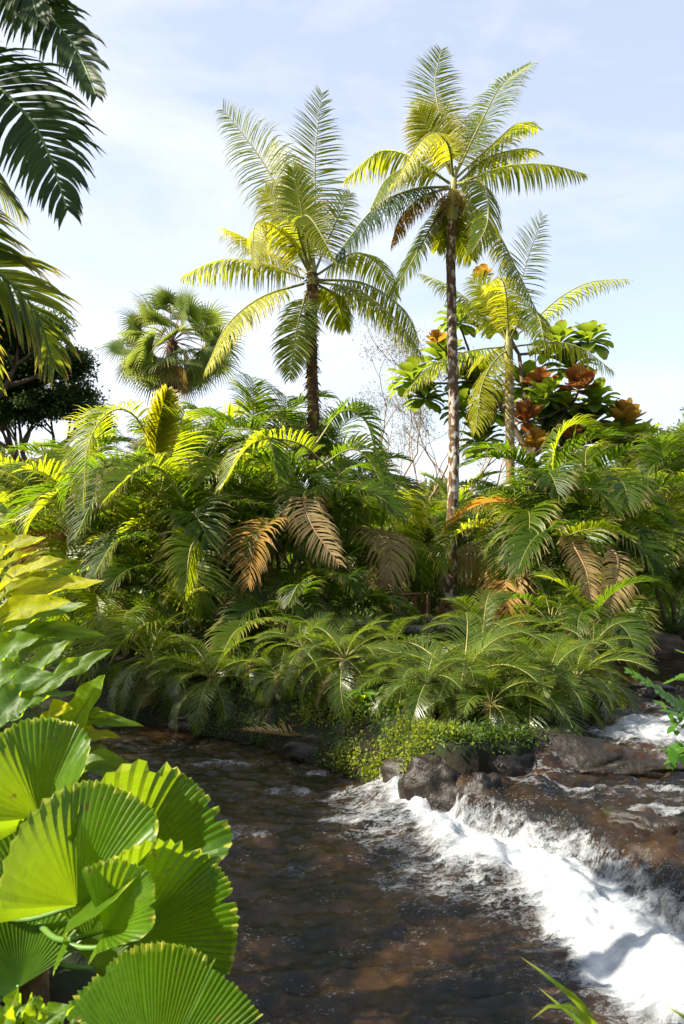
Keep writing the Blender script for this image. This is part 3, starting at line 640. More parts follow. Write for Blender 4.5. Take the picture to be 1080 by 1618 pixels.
for k in range(46):
    u = (k + 0.5) / 46; e = math.asin(0.97 - 1.85 * u) ; a_ = k * ga
    d = np.array([math.cos(e) * math.cos(a_), math.cos(e) * math.sin(a_), math.sin(e)])
    pl = 1.45 * random.uniform(0.85, 1.15) * (1.0 if e > -0.3 else 0.8)
    h = c4 + d * pl + (0, 0, -0.25 * math.cos(e)); mb = MB()
    tube(mb, spline([c4, c4 + d * pl * 0.5 + (0, 0, 0.06), h], 6), 0.016, 4, 1)
    nr = np.array([0, 0, 1.0]) * math.cos(e) + rng.normal(0, 0.8, 3) + (0, -0.6, 0) + np.array([-d[0], -d[1], 0]) * 0.6 * max(0, math.sin(e)) + (0, 0.001, 0.01)
    ax = unit(d + np.array([0, 0, -0.12]) + rng.normal(0, .12, 3))
    fan_blade(mb, h, ax, nr, random.uniform(0.9, 1.2), 230, 32, droop=0.55)
    m_ = M_fan if e > -0.95 else M_dead
    link('fan_leaf', mb.mesh('fan_leaf', [m_, M_rachd], org), root)

# ------------------------------------------------------------------ frond library (shared meshes, along +X, unit length ~1)
def lib_path(e0, bend, n=22, pw=1.4, side=0.0):
    t = np.linspace(0, 1, n); a = np.radians(e0 - bend * t ** pw); ds = 1 / (n - 1)
    x = np.concatenate([[0], np.cumsum(np.cos(a[:-1]) * ds)]); z = np.concatenate([[0], np.cumsum(np.sin(a[:-1]) * ds)])
    return np.stack([x, side * t ** 2, z], 1)
def lib(kind, e0, bend, mats, **kw):
    mb = MB(); frond(mb, lib_path(e0, bend, side=random.uniform(-.12, .12)), **kw)
    return mb.mesh('%s_frond' % kind, mats)
AK = dict(pairs=44, L=0.36, w=0.0150, vee=0.38, droop=0.75, t0=0.22, rad=0.008, a0=68, a1=30, fold=0.3)
ARE = {}
for cls, e0s in (('up', (82, 76)), ('mid', (66, 58, 50)), ('low', (40, 28)), ('hang', (10, 0))):
    ARE[cls] = [lib('areca', e, random.uniform(105, 160) if cls != 'up' else random.uniform(60, 110), [M_areca, M_rach], **dict(AK, droop=random.uniform(0.5, 1.1))) for e in e0s]
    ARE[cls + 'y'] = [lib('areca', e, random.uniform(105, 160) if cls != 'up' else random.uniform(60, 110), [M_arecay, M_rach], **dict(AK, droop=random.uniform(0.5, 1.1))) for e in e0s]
ARE['dry'] = [lib('areca', e, 110, [M_dead, M_rachd], **dict(AK, droop=1.2, vee=0.1, jit=0.15)) for e in (20, -10)]
ARE['orange'] = [lib('areca', e, 120, [M_orange, M_rachd], **dict(AK, droop=1.0, vee=0.2)) for e in (30, 5)]

def put_frond(root, me, pos, az, sc, roll=0.0, pitch=0.0, nm='frond'):
    l = Vector(pos) - root.location
    return link(nm, me, root, l, (roll, -pitch, az), (sc,) * 3)

def areca_crown(root, c, n, L, sun=0.3, dry=0.05, lean=None, cls_bias=0.0):
    a0 = random.uniform(0, 6.28)
    for k in range(n):
        u = (k + 0.5) / n + cls_bias; cls = 'up' if u < 0.2 else 'mid' if u < 0.62 else 'low' if u < 0.86 else 'hang'
        r_ = random.random()
        if r_ < dry and u > 0.55: lst = ARE['dry'] if random.random() < 0.7 else ARE['orange']
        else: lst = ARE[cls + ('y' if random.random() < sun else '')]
        put_frond(root, random.choice(lst), c, a0 + k * ga + random.uniform(-.25, .25), L * random.uniform(0.85, 1.15), roll=random.uniform(-.25, .25), pitch=random.uniform(-.12, .12))

def areca_clump(label, crowns, n=11, L=2.4, sun=0.3, dry=0.06, group=None, cat='palm', name='areca_palm', extra=None):
    """crowns: (px, py, Y) heads of the canes; the canes spring from a shared foot"""
    C_ = [W(*c[:3]) for c in crowns]; fx = np.mean([c[0] for c in C_]); fy = np.mean([c[1] for c in C_])
    root = thing(name, label, cat, (fx, fy, gz(fx, fy)), group)
    org = np.array(root.location)
    for c, cr in zip(C_, crowns):
        f = np.array([fx + (c[0] - fx) * 0.35, fy + (c[1] - fy) * 0.35, 0]); f[2] = gz(f[0], f[1]) - 0.1
        mb = MB(); P = spline([f, f * 0.45 + c * 0.55 + (0, 0, 0.05), c], 14); r = np.linspace(0.06, 0.035, 14); r[1::3] *= 1.12
        tube(mb, P, r, 8); link('cane', mb.mesh('cane', M_cane, org), root)
        nn = cr[3] if len(cr) > 3 else n; areca_crown(root, c, nn, cr[4] if len(cr) > 4 else L, sun, dry)
    if extra: extra(root, org)
    return root

def hero(root, org, path, mat, dy=0.0, Y=15, **kw):
    a = dict(pairs=58, L=0.78, w=0.030, vee=0.35, droop=0.8, t0=0.15, rad=0.024, a0=76, a1=34); a.update(kw)
    n = len(path); P = [W(p[0], p[1], Y + (p[2] if len(p) > 2 else dy * i / (n - 1))) for i, p in enumerate(path)]
    mb = MB(); frond(mb, spline(P, 26), **a); link('frond', mb.mesh('frond', [mat, M_rachd if mat in (M_dead, M_orange) else M_rach], org), root)

def exA(root, org):
    hero(root, org, [(252, 735), (215, 660), (175, 650), (140, 700), (130, 800)], M_arecay, -1.5, 14.5)
    hero(root, org, [(245, 740), (248, 680), (262, 620)], M_tally, 0.2, 14.2, L=0.6, vee=0.9, droop=0.1, w=0.08, ref=(0.5, -1, 0))
    hero(root, org, [(255, 790), (210, 755), (165, 760), (118, 850)], M_areca, -1.5, 14.5, droop=1.0)
    hero(root, org, [(290, 790), (250, 740), (215, 745), (165, 790)], M_arecay, -1.2, 13.8, vee=0.5)
    hero(root, org, [(262, 880), (225, 852), (180, 860), (148, 910)], M_areca, -1.3, 13.8, L=0.7)
    hero(root, org, [(300, 880), (312, 850), (300, 870, ), (292, 935)], M_arecay, -1.5, 13.5, L=0.6, ref=(0, -1, 0.3))
    hero(root, org, [(330, 720), (360, 680), (420, 690), (440, 760)], M_areca, -1.0, 14.5)
areca_clump('broad areca clump with bright yellow upright spear frond, left of centre', [(250, 790, 15.0), (175, 820, 15.5), (300, 870, 14.8), (200, 920, 15), (345, 800, 15.8), (120, 860, 16)], 9, 2.3, 0.42, 0.05, extra=exA)
def exB(root, org):
    hero(root, org, [(465, 830), (430, 825), (405, 850), (392, 925)], M_orange, -1.2, 14, L=0.72, droop=0.75, vee=0.3, w=0.024, pairs=46, jit=0.12)
    hero(root, org, [(505, 800), (480, 790), (495, 835), (535, 890)], M_dead, -1.2, 14, L=0.55, droop=1.0, vee=0.2, w=0.024, pairs=40, jit=0.12)
    hero(root, org, [(520, 820), (500, 790), (470, 800), (462, 830)], M_dead, -0.5, 14.2, L=0.45)
    hero(root, org, [(520, 740), (470, 700), (400, 700), (350, 770)], M_arecay, -1.2, 14.6)
    hero(root, org, [(500, 700), (540, 650), (580, 670), (598, 750)], M_areca, 0.3, 15.2)
    hero(root, org, [(500, 740), (560, 710), (600, 760), (600, 830)], M_areca, -0.5, 15.2)
areca_clump('areca clump around the shaggy palm trunk, with one orange and one tan dead frond', [(500, 825, 15.2), (430, 820, 16), (550, 845, 16.3), (460, 900, 15), (400, 890, 15.4)], 10, 2.3, 0.18, 0.08, extra=exB)
areca_clump('tall areca clump rising behind the left clumps with fronds against the sky', [(395, 710, 18), (335, 735, 18.5), (435, 730, 18.8), (505, 750, 18.8), (545, 800, 18.5), (290, 765, 18)], 9, 2.3, 0.35, 0.04)
areca_clump('pale weathered areca clump at the far left edge of the thicket', [(110, 790, 19), (60, 820, 20), (150, 760, 19), (20, 840, 19), (95, 860, 18)], 9, 2.3, 0.35, 0.2)
def exC(root, org):
    hero(root, org, [(430, 990), (400, 985), (370, 1000), (345, 1045)], M_arecay, -1.2, 12.8, L=0.55, vee=0.5)
    hero(root, org, [(430, 990), (465, 975), (490, 990), (505, 1030)], M_areca, -1.2, 12.8, L=0.6, vee=0.2)
    hero(root, org, [(470, 960), (478, 930), (470, 925), (455, 955)], M_areca, -0.9, 13, L=0.45, vee=0.2)
areca_clump('low areca with two broad arching fronds over the dark bank', [(440, 1000, 13.4), (500, 950, 14.4), (540, 990, 14.2)], 8, 1.6, 0.2, 0.05, extra=exC)
areca_clump('shaded areca with short fronds above the dark waterline, left', [(210, 1000, 14), (290, 1010, 13.6), (150, 960, 14.5), (340, 960, 14.6), (240, 940, 14.6)], 9, 1.7, 0.12, 0.06)
def exD(root, org):
    hero(root, org, [(860, 770), (820, 730), (770, 722), (735, 735)], M_areca, -0.5, 15.2, L=0.7)
    hero(root, org, [(890, 830), (905, 860), (925, 900), (935, 950)], M_dead, -1.0, 13.6, L=0.5, droop=0.9, vee=0.2, w=0.022, pairs=44)
    hero(root, org, [(950, 860), (975, 880), (970, 930), (960, 985)], M_dead, -1.0, 13.4, L=0.48, droop=0.9, vee=0.2, w=0.022, pairs=44)
    hero(root, org, [(880, 860), (900, 845), (950, 835), (1000, 850)], M_arecay, -1.0, 13.6, L=0.45)
    hero(root, org, [(870, 780), (880, 700), (910, 670), (950, 690)], M_arecay, 0.0, 15.0, L=0.7)
areca_clump('large glossy areca clump right of the mottled trunk, with hanging tan fronds', [(860, 815, 15.5), (930, 820, 15.6), (820, 880, 15.8), (900, 880, 15), (970, 875, 15.8), (800, 850, 18.5)], 9, 2.3, 0.28, 0.06, extra=exD)
areca_clump('sunlit yellow-green areca clump at the right edge above the side channel', [(1050, 800, 17.5), (1100, 760, 18), (1020, 880, 17), (1090, 900, 16.5), (1150, 850, 17), (1060, 950, 16.6)], 10, 2.2, 0.65, 0.12)
areca_clump('small areca behind the mottled trunk beside the path', [(770, 890, 20), (740, 850, 22), (690, 870, 23.5)], 9, 1.8, 0.3, 0.05)
areca_clump('dark green areca overhanging the side channel at the right tip of the island', [(870, 990, 13.2), (930, 1000, 12.4), (960, 960, 13.8)], 8, 1.5, 0.15, 0.06)

# ------------------------------------------------------------------ pygmy date palms on the island edge
DK = dict(pairs=52, L=0.27, w=0.0085, vee=0.2, droop=0.35, t0=0.18, rad=0.010, a0=62, a1=25, fold=0.0, seg=3)
DAT = {}
for cls, e0s in (('up', (70, 55)), ('mid', (40, 30)), ('low', (15, 0, -15)), ('hang', (-25, -40))):
    DAT[cls] = [lib('date', e, random.uniform(70, 110), [M_date, M_rach], **dict(DK, droop=random.uniform(0.2, 0.6))) for e in e0s]
DAT['dry'] = [lib('date', -40, 40, [M_dead, M_rachd], **dict(DK, droop=0.5))]
def pygmy(label, px, py, Y, n=26, L=1.1, dry=3):
    c = W(px, py, Y); g = gz(c[0], Y); root = thing('pygmy_date_palm', label, 'palm', (c[0], Y, g), 'small date palms along the island edge')
    org = np.array(root.location); c[2] = max(c[2], g + random.uniform(0.15, 0.6)); mb = MB(); tube(mb, spline([(c[0] + 0.05, Y, g - 0.15), (c[0], Y + 0.03, (g + c[2]) / 2), c], 10), np.linspace(0.09, 0.07, 10), 9, wob=0.15)
    link('trunk', mb.mesh('trunk', M_bark3, org), root); a0 = random.uniform(0, 6)
    for k in range(n):
        u = (k + 0.5) / n; cls = 'up' if u < 0.25 else 'mid' if u < 0.5 else 'low' if u < 0.8 else 'hang'
        put_frond(root, random.choice(DAT[cls]), c, a0 + k * ga, L * random.uniform(0.85, 1.15), random.uniform(-.3, .3), random.uniform(-.1, .1))
    for k in range(dry): put_frond(root, DAT['dry'][0], c - (0, 0, 0.05), random.uniform(0, 6.28), L * 0.8, nm='dead_frond')
pygmy('largest pygmy date palm at the centre of the island edge below the mottled trunk', 728, 1090, 9.8, 40, 1.35, 5)
pygmy('pygmy date palm behind the largest one with silvery upper fronds', 762, 1022, 12.2, 26, 1.15)
pygmy('pygmy date palm just left of the largest one above the yellow ground cover', 635, 1130, 9.9, 22, 0.85)
pygmy('pygmy date palm with pale yellow fronds behind the fallen dead frond', 545, 1130, 10.4, 26, 0.95)
pygmy('small pygmy date palm overhanging the water at the left end of the row', 478, 1100, 11.3, 20, 0.85, 2)
pygmy('pygmy date palm right of the largest one above the black boulder', 835, 1112, 9.7, 30, 1.1)
pygmy('shaded pygmy date palm near the right tip of the island', 910, 1100, 10.3, 26, 1.1)
pygmy('pygmy date palm in the second row below the curved path', 620, 1035, 13.2, 20, 1.0, 1)
pygmy('pygmy date palm tucked under the large glossy areca clump', 850, 1025, 12.6, 20, 1.0, 1)
pygmy('slim pygmy date palm in shade right at the island shore by the side channel', 935, 1085, 10.9, 16, 0.85, 1)
pygmy('low pygmy date palm in the dark recess of the left bank', 335, 1090, 11.5, 22, 1.05, 1)
pygmy('shaded pygmy date palm on the left bank beneath the two broad arching fronds', 395, 1105, 11.6, 16, 0.7, 1)
pygmy('small shaded pygmy date palm directly above the mossy rock on the left bank', 285, 1100, 11.8, 20, 0.9, 1)
pygmy('tiny pygmy date palm by the water at the left end of the fallen frond', 440, 1120, 11.0, 16, 0.6, 1)
pygmy('pygmy date palm in the middle of the island behind the fallen frond', 520, 1085, 12.0, 18, 0.75, 1)
pygmy('pygmy date palm just below the garden path left of the mottled trunk', 575, 1045, 13.0, 18, 0.8, 1)
pygmy('small pygmy date palm rooted among the creepers right above the black rocks', 775, 1150, 9.0, 20, 0.85, 1)
pygmy('small pygmy date palm leaning out over the yellow-green ground cover', 675, 1155, 9.3, 18, 0.8, 2)
pygmy('pygmy date palm at the river side of the boulder nearest the upper foam pool', 865, 1140, 9.4, 20, 0.9, 1)
pygmy('low pygmy date palm at the waterline beside the broad left leaves', 235, 1080, 12.3, 22, 1.1, 1)

# ------------------------------------------------------------------ leafy trees
def grow(mb, tips, p, d, L, r, depth, spread=0.6, kids=3, upb=0.15, wob=0.15, minr=0.011):
    n = 6; P = [np.array(p, float)]; q = unit(np.array(d, float))
    for k in range(n - 1):
        q = unit(q + rng.normal(0, wob, 3) * 0.6 + (0, 0, upb * 0.3)); P.append(P[-1] + q * L / (n - 1))
    tube(mb, spline(P, 7), np.linspace(r, max(r * 0.6, minr), 7), 6 if r > 0.03 else 4, 0)
    tips.append((P[-1], q, depth)); tips.append((P[-3], q, depth))
    if depth == 0: return
    for k in range(kids):
        a = rng.normal(0, 1, 3); a = unit(a - np.dot(a, q) * q); nd = unit(q + a * spread * rng.uniform(0.7, 1.3))
        grow(mb, tips, P[-1 - (k % 2)], nd, L * rng.uniform(0.62, 0.82), r * 0.6, depth - 1, spread, kids, upb, wob, minr)
def leaf_cloud(mb, cen, rad, n, size, flat=0.6, aspect=2.2):
    cen = np.asarray(cen); k = rng.integers(0, len(cen), n)
    u = unit(rng.normal(0, 1, (n, 3))) * (rng.random(n) ** 0.5)[:, None] * rad; u[:, 2] *= flat
    p = cen[k] + u; d = unit(rng.normal(0, 1, (n, 3)) + u / rad * 0.8 + (0, 0, -0.2)); nr = unit(rng.normal(0, 0.55, (n, 3)) + (0, 0, 1))
    nr = unit(nr - (nr * d).sum(1)[:, None] * d)
    s = size * rng.uniform(0.6, 1.3, n); ribbons(mb, p, d, nr, s, s / aspect, 0.3, 2, 0, prof=[0.3, 1, 0.1])
def leafy_tree(name, label, base, h, mat, nleaf, size, trunk_r=0.2, depth=3, spread=0.65, rad=0.9, kids=3, wood=M_wood, lean=(0, 0, 1), cat='tree', group=None, L0=None, flat=0.6, aspect=2.2, tf=0.3, upb=0.15):
    x, y = base; g = gz(x, y); root = thing(name, label, cat, (x, y, g), group); org = np.array(root.location)
    mb = MB(); tips = []; top = np.array([x, y, g + h * tf]) + np.array(lean) * (0.3, 0.3, 0) * h * tf
    tube(mb, spline([(x, y, g - 0.3), ((x + top[0]) / 2, y, g + h * tf * 0.5), top], 10), np.linspace(trunk_r, trunk_r * 0.8, 10), 10, wob=0.06)
    link('trunk', mb.mesh('trunk', wood, org), root); mb = MB()
    L0 = L0 or h * (1 - tf) * 0.42
    for k in range(kids + 1):
        a = 6.28 * k / (kids + 1) + random.random(); grow(mb, tips, top, (math.cos(a) * spread + lean[0] * 0.3, math.sin(a) * spread, 0.9), L0, trunk_r * 0.55, depth, spread, kids, upb)
    link('branches', mb.mesh('branches', wood, org), root)
    cen = [t_[0] for t_ in tips if t_[2] <= 1]; mb = MB(); leaf_cloud(mb, cen, rad, nleaf, size, flat, aspect)
    link('crown', mb.mesh('crown', mat, org), root); return root
def P0(px, Y): return ((px - 540) / FPX * Y, Y)
leafy_tree('broadleaf_tree', 'dark feathery tree filling the left edge behind the hanging fronds', P0(-35, 24), 15.0, M_darktree, 95000, 0.13, 0.3, 4, 0.6, 0.75, 3, flat=0.45, L0=1.6, tf=0.42)
leafy_tree('broadleaf_tree', 'smaller dark tree with thin outlying twigs right of the dark feathery one', P0(50, 27), 9.0, M_darktree, 32000, 0.14, 0.22, 4, 0.6, 0.5, 3, flat=0.4, L0=1.35, tf=0.5)
leafy_tree('bare_tree', 'nearly bare wispy tree between the two tall trunks', P0(625, 27), 9.6, M_wisp, 6000, 0.10, 0.13, 5, 0.7, 0.6, 2, M_twig, upb=0.3, L0=3.0, flat=0.5, tf=0.12, aspect=4, cat='tree')
leafy_tree('bare_tree', 'second wispy tree right behind the mottled trunk', P0(735, 29), 9.2, M_wisp, 6000, 0.10, 0.13, 5, 0.7, 0.6, 2, M_twig, upb=0.3, L0=2.8, flat=0.5, tf=0.12, aspect=4, cat='tree')
for i, (px, Y, h, m_, lb) in enumerate([
    (1085, 46, 9.6, M_far, 'rounded olive tree on the skyline at the far right'), (1030, 50, 7.2, M_far, 'tree with thin top on the skyline left of the rounded olive one'),
    (1045, 34, 5.2, M_faryel, 'ochre spreading tree below the skyline at right'), (960, 40, 6.0, M_far, 'green tree hidden behind the big red-leaved tree'),
    (20, 38, 6.2, M_far, 'pale green tree under the dark tree at the left edge'), (620, 42, 4.6, M_faryel, 'golden sunlit tree in the gap behind the railing'),
    (690, 45, 5.2, M_far, 'green tree in the gap behind the mottled trunk'), (560, 40, 5.0, M_far, 'tree seen low behind the tan dead frond'), (-40, 44, 8, M_far, 'far tree cut off by the left frame edge')]):
    leafy_tree('distant_tree', lb, P0(px, Y), h, m_, 9000, 0.30, 0.18, 3, 0.8, 0.95, 3, group='trees behind the garden', flat=0.6)

# big-leaved tree with red and amber leaf heads
def obovate(mb, p, d, nr, L, w, droop=0.3, seg=6, cup=0.25):
    ribbons(mb, p, d, nr, L, w, droop, seg, cup, prof=[0.12, 0.30, 0.62, 0.92, 1.0, 0.86, 0.3])
Y5 = 23.5
bx, by = P0(822, Y5); g5 = gz(bx, by); root = thing('large_leaved_tree', 'tree with huge paddle leaves in green, red and amber heads behind the shorter palm', 'tree', (bx, by, g5)); org = np.array(root.location)
fork = W(838, 720, Y5)
trunk_part(root, [(bx, by, g5 - 0.3), W(835, 800, Y5), fork], 0.2, 0.15, M_wood)
heads = [(915, 603, -0.8, 'r', 0.85), (830, 655, -0.9, 'r', 0.75), (985, 658, -0.3, 'a', 0.9), (848, 697, -1.2, 'a', 0.7), (852, 602, 0.1, 'r', 0.7), (903, 682, -0.8, 'r', 0.55), (885, 640, 0.2, 'g', .8),
         (762, 432, 0.2, 'a', 0.45), (690, 535, -0.2, 'a', 0.45), (650, 592, -0.5, 'g', 0.75), (668, 620, 0.2, 'g', 0.7), (700, 560, 0.6, 'g', 0.85), (745, 590, 0.6, 'g', 0.9), (725, 500, .6, 'g', .7), (730, 640, 0.2, 'g', 0.7),
         (780, 640, 0.8, 'g', 0.9), (930, 530, 0.5, 'g', 0.75), (880, 535, 0.6, 'g', 0.8), (900, 570, 0.9, 'g', 0.9), (830, 600, 1.0, 'g', 0.9), (860, 660, 0.4, 'g', 0.9), (930, 660, 0.3, 'g', 1.0), (970, 690, 0.0, 'g', 1.0),
         (900, 700, 0.2, 'g', 1.0), (1010, 690, 0.5, 'g', 0.9), (790, 500, 1.0, 'g', 0.8), (860, 620, -0.4, 'g', 0.7), (760, 690, 0.8, 'g', 0.8), (940, 625, -0.2, 'g', 0.7), (770, 470, .6, 'g', .6)]
mb = MB(); mids = [W(760, 600, Y5 + .3), W(900, 640, Y5), W(820, 560, Y5 + .5), W(930, 680, Y5)]
for q in mids: tube(mb, spline([fork, (fork + q) / 2 + (0, 0, 0.1), q], 8), np.linspace(0.12, 0.06, 8), 7)
for (px, py, dy, c, s) in heads:
    h = W(px, py, Y5 + dy) - (0, 0, 0.3 * s); q = min(mids, key=lambda m: np.linalg.norm(m - h)); tube(mb, spline([q, (q + h) / 2 + (0, 0, -0.08), h], 7), np.linspace(0.05, 0.03, 7), 6)
link('branches', mb.mesh('branches', M_wood, org), root)
for (px, py, dy, c, s) in heads:
    h = W(px, py, Y5 + dy) - (0, 0, 0.3 * s); mb = MB()
    if c == 'g':
        s *= 1.45; n = 32; a_ = np.arange(n) * ga; e = np.linspace(1.2, -0.5, n)
    else:
        s *= 1.2; n = 26; a_ = np.arange(n) * ga; e = np.linspace(1.5, 0.1, n) + rng.normal(0, .2, n); a_ = a_ + rng.normal(0, .2, n)
    d = np.stack([np.cos(a_) * np.cos(e), np.sin(a_) * np.cos(e), np.sin(e)], 1)
    nr = np.stack([-np.cos(a_) * np.sin(e), -np.sin(a_) * np.sin(e), np.cos(e)], 1)
    P_ = h + d * 0.05; LL = s * (rng.uniform(0.6, 0.8, n) if c == 'g' else rng.uniform(0.62, 0.76, n))
    if c == 'g': obovate(mb, P_, d, nr, LL, LL * 0.52, 0.35)
    else: ribbons(mb, P_, d, nr, LL, LL * 0.56, 0.0, 6, 0.35, prof=[0.15, 0.40, 0.8, 1.05, 1.1, 0.9, 0.45], curl=rng.uniform(-0.3, 0.7, n)[:, None])
    o_ = link('leaf_cluster', mb.mesh('leaf_cluster', {'g': M_big, 'r': M_bigor, 'a': M_bigye}[c], org), root)
    if c != 'g': o_['label'] = 'cupped head of %s leaves' % ('brick-red' if c == 'r' else 'amber')

# ------------------------------------------------------------------ background palms in the gap
bgp = []
def bg_areca(label, px, Y, h, n=12, L=2.2, sun=0.6):
    x, y = P0(px, Y); g = gz(x, y); root = thing('garden_palm', label, 'palm', (x, y, g), 'palms in the garden behind'); org = np.array(root.location)
    for k in range(3):
        c = np.array([x + random.uniform(-.9, .9), y + random.uniform(-.6, .6), g + h * random.uniform(0.7, 1.05)])
        mb = MB(); tube(mb, spline([(x + (c[0] - x) * .3, y, g - 0.1), (np.array([x, y, g]) + c) / 2, c], 8), np.linspace(0.07, 0.045, 8), 7); link('cane', mb.mesh('cane', M_cane, org), root)
        areca_crown(root, c, n, L * random.uniform(.85, 1.1), sun, 0.08)
for a in [('yellow palm seen through the gap above the railing', 640, 25, 2.3), ('slim palm right behind the railing with splayed fronds', 672, 24, 2.6), ('palm left of the railing, half behind the areca fronds', 585, 23, 2.2),
          ('palm at the gap between trunk and glossy clump', 765, 27, 3.0), ('low palm behind the path bend', 700, 30, 2.7), ('golden palm deep in the gap', 610, 31, 3.0),
          ('palm at the back right behind the ochre trunk', 840, 28, 3.8), ('palm on the far bank behind the sunlit clump', 1000, 26, 3.9), ('tall bright palm at the right frame edge', 1080, 26, 4.8),
          ('palm far back at the right under the ochre tree', 940, 31, 3.8), ('palm in the background behind the left leaves', 60, 27, 3.2), ('palm behind the pale weathered clump', 130, 30, 4.3),
          ('palm cut by the left frame edge behind the sunny leaves', 0, 24, 2.4), ('palm hidden deep behind the left thicket', 230, 29, 4.0), ('dim palm behind the orange frond', 420, 26, 3.5), ('dim palm behind the tan frond', 520, 25, 2.8)]:
    bg_areca(*a)

# ------------------------------------------------------------------ stuff: undergrowth, ground cover, distant wood
def scatter(name, label, cat, mat, pts, size, hgt, aspect=2.0, flatn=0.7, seg=2):
    pts = np.asarray(pts); n = len(pts); z = ground_z(pts[:, 0], pts[:, 1]) + rng.random(n) ** 1.3 * hgt
    p = np.column_stack([pts, z]); d = unit(rng.normal(0, 1, (n, 3)) + (0, 0, 0.5)); nr = unit(rng.normal(0, flatn, (n, 3)) + (0, 0, 1)); nr = unit(nr - (nr * d).sum(1)[:, None] * d)
    s = size * rng.uniform(0.5, 1.4, n); mb = MB(); ribbons(mb, p, d, nr, s, s / aspect, 0.5, seg, 0, prof=[0.3, 1, 0.08])
    return tag(link(name, mb.mesh(name, mat)), label, cat, kind='stuff')
def rnd_land(n, x0, x1, y0, y1, dmin=0.1, dmax=99, clump=None, seed=70):
    x = rng.uniform(x0, x1, n * 4); y = rng.uniform(y0, y1, n * 4); d = sdist(x, y, RIV); k = (d > dmin) & (d < dmax)
    if clump: k &= vnoise(x * clump, y * clump, seed) > rng.uniform(0.3, 0.7, len(x))
    return np.column_stack([x[k], y[k]])[:n]
scatter('undergrowth', 'dark leafy undergrowth covering the island beneath the palms', 'undergrowth', M_shrub, rnd_land(60000, -9, 9, 9, 19, 0.5, 99, 1.2), 0.075, 0.28)
scatter('undergrowth', 'leafy undergrowth on the ground far behind the path', 'undergrowth', M_shrub, rnd_land(42000, -22, 22, 19, 46, 0.3, 99, 0.5, 71), 0.22, 0.9)
scatter('bank_moss', 'dark green moss and tiny plants hugging the island bank', 'moss', M_shrub, rnd_land(30000, -6, 5, 8.3, 14, -0.02, 0.75, 2.0, 72), 0.035, 0.07)
q = rng.normal(0, 1, (3600, 2)); cc = np.array([(0.9, 8.25), (0.7, 8.45), (1.1, 8.1), (0.35, 8.8), (0.0, 9.2), (0.6, 8.8)])[rng.integers(0, 6, 3600)]
qq = cc + q * (0.17, 0.13); scatter('ground_cover', 'bright yellow-green ground cover spilling over the bank at the foot of the small palms', 'ground cover', M_moss, qq[sdist(qq[:, 0], qq[:, 1], RIV) > -0.05], 0.035, 0.15, 1.6)
q = rng.normal(0, 1, (4000, 2)); cc = np.array([(0.1, 10.2), (-0.3, 10.5), (0.4, 10.0)])[rng.integers(0, 3, 4000)]
qq = cc + q * (0.22, 0.2); scatter('ground_cover', 'yellowish ground cover under the pale date palm by the fallen frond', 'ground cover', M_moss, qq[sdist(qq[:, 0], qq[:, 1], RIV) > 0.0], 0.04, 0.16, 1.8)
scatter('undergrowth', 'shadowed leaves on the near left bank under the big round leaves', 'undergrowth', M_shrub, rnd_land(16000, -7, -1.6, 1.0, 9.5, 0.1, 99, 1.5, 73), 0.12, 0.5)
scatter('undergrowth', 'leafy plants along the right bank outside the river bend', 'undergrowth', M_shrub, rnd_land(16000, 3.5, 10, 3.0, 13, 0.2, 3.5, 1.5, 74), 0.13, 0.6)
q = rng.normal(0, 1, (3500, 2)); cc = np.array([(1.15, 8.1), (1.35, 8.15), (1.6, 8.3), (1.0, 8.2), (1.9, 8.4)])[rng.integers(0, 5, 3500)]
scatter('bank_creepers', 'dark green creepers hanging over the steep bank above the head of the cascade', 'creepers', M_shrub, cc + q * (0.2, 0.14), 0.045, 0.12, 2.2, 1.2)
# far wood on the hills
n = 1500; x = rng.uniform(-75, 80, n); y = rng.uniform(50, 125, n); z = ground_z(x, y); cen = np.column_stack([x, y, z + rng.uniform(1.0, 4.0, n)])
mb = MB(); leaf_cloud(mb, cen, 2.6, 85000, 0.8, 0.7, 1.8)
tag(link('distant_wood', mb.mesh('distant_wood', M_far)), 'far-off wooded slope closing the view behind the garden', 'woods', kind='stuff')

# fallen dead frond, spathe and bright young plant on the bank
P = spline([W(600, 1208, 9.55), W(545, 1200, 9.8), W(470, 1196, 10.1), W(385, 1190, 10.45)], 24); P[:, 2] = np.maximum(P[:, 2], 0.2)
mb = MB(); frond(mb, P, pairs=40, L=0.42, w=0.016, vee=0.5, droop=0.7, t0=0.25, rad=0.025, a0=60, a1=25, fold=0, seg=4, jit=0.3)
tag(link('fallen_frond', mb.mesh('fallen_frond', [M_dead, M_rachd])), 'dead brown palm frond lying along the bank over the water', 'fallen frond')
mb = MB(); P = spline([W(590, 1212, 9.5), W(575, 1228, 9.25), W(548, 1242, 9.1)], 8)
ribbons(mb, P[:1], unit(P[-1:] - P[:1]), np.array([[0, -0.4, 1.0]]), 0.55, 0.13, 0.2, 6, 0.6, prof=[0.5, 1, 1, 0.8, 0.3])
tag(link('palm_sheath', mb.mesh('palm_sheath', M_rachd)), 'curved brown palm sheath dipping into the water below the fallen frond', 'palm sheath')

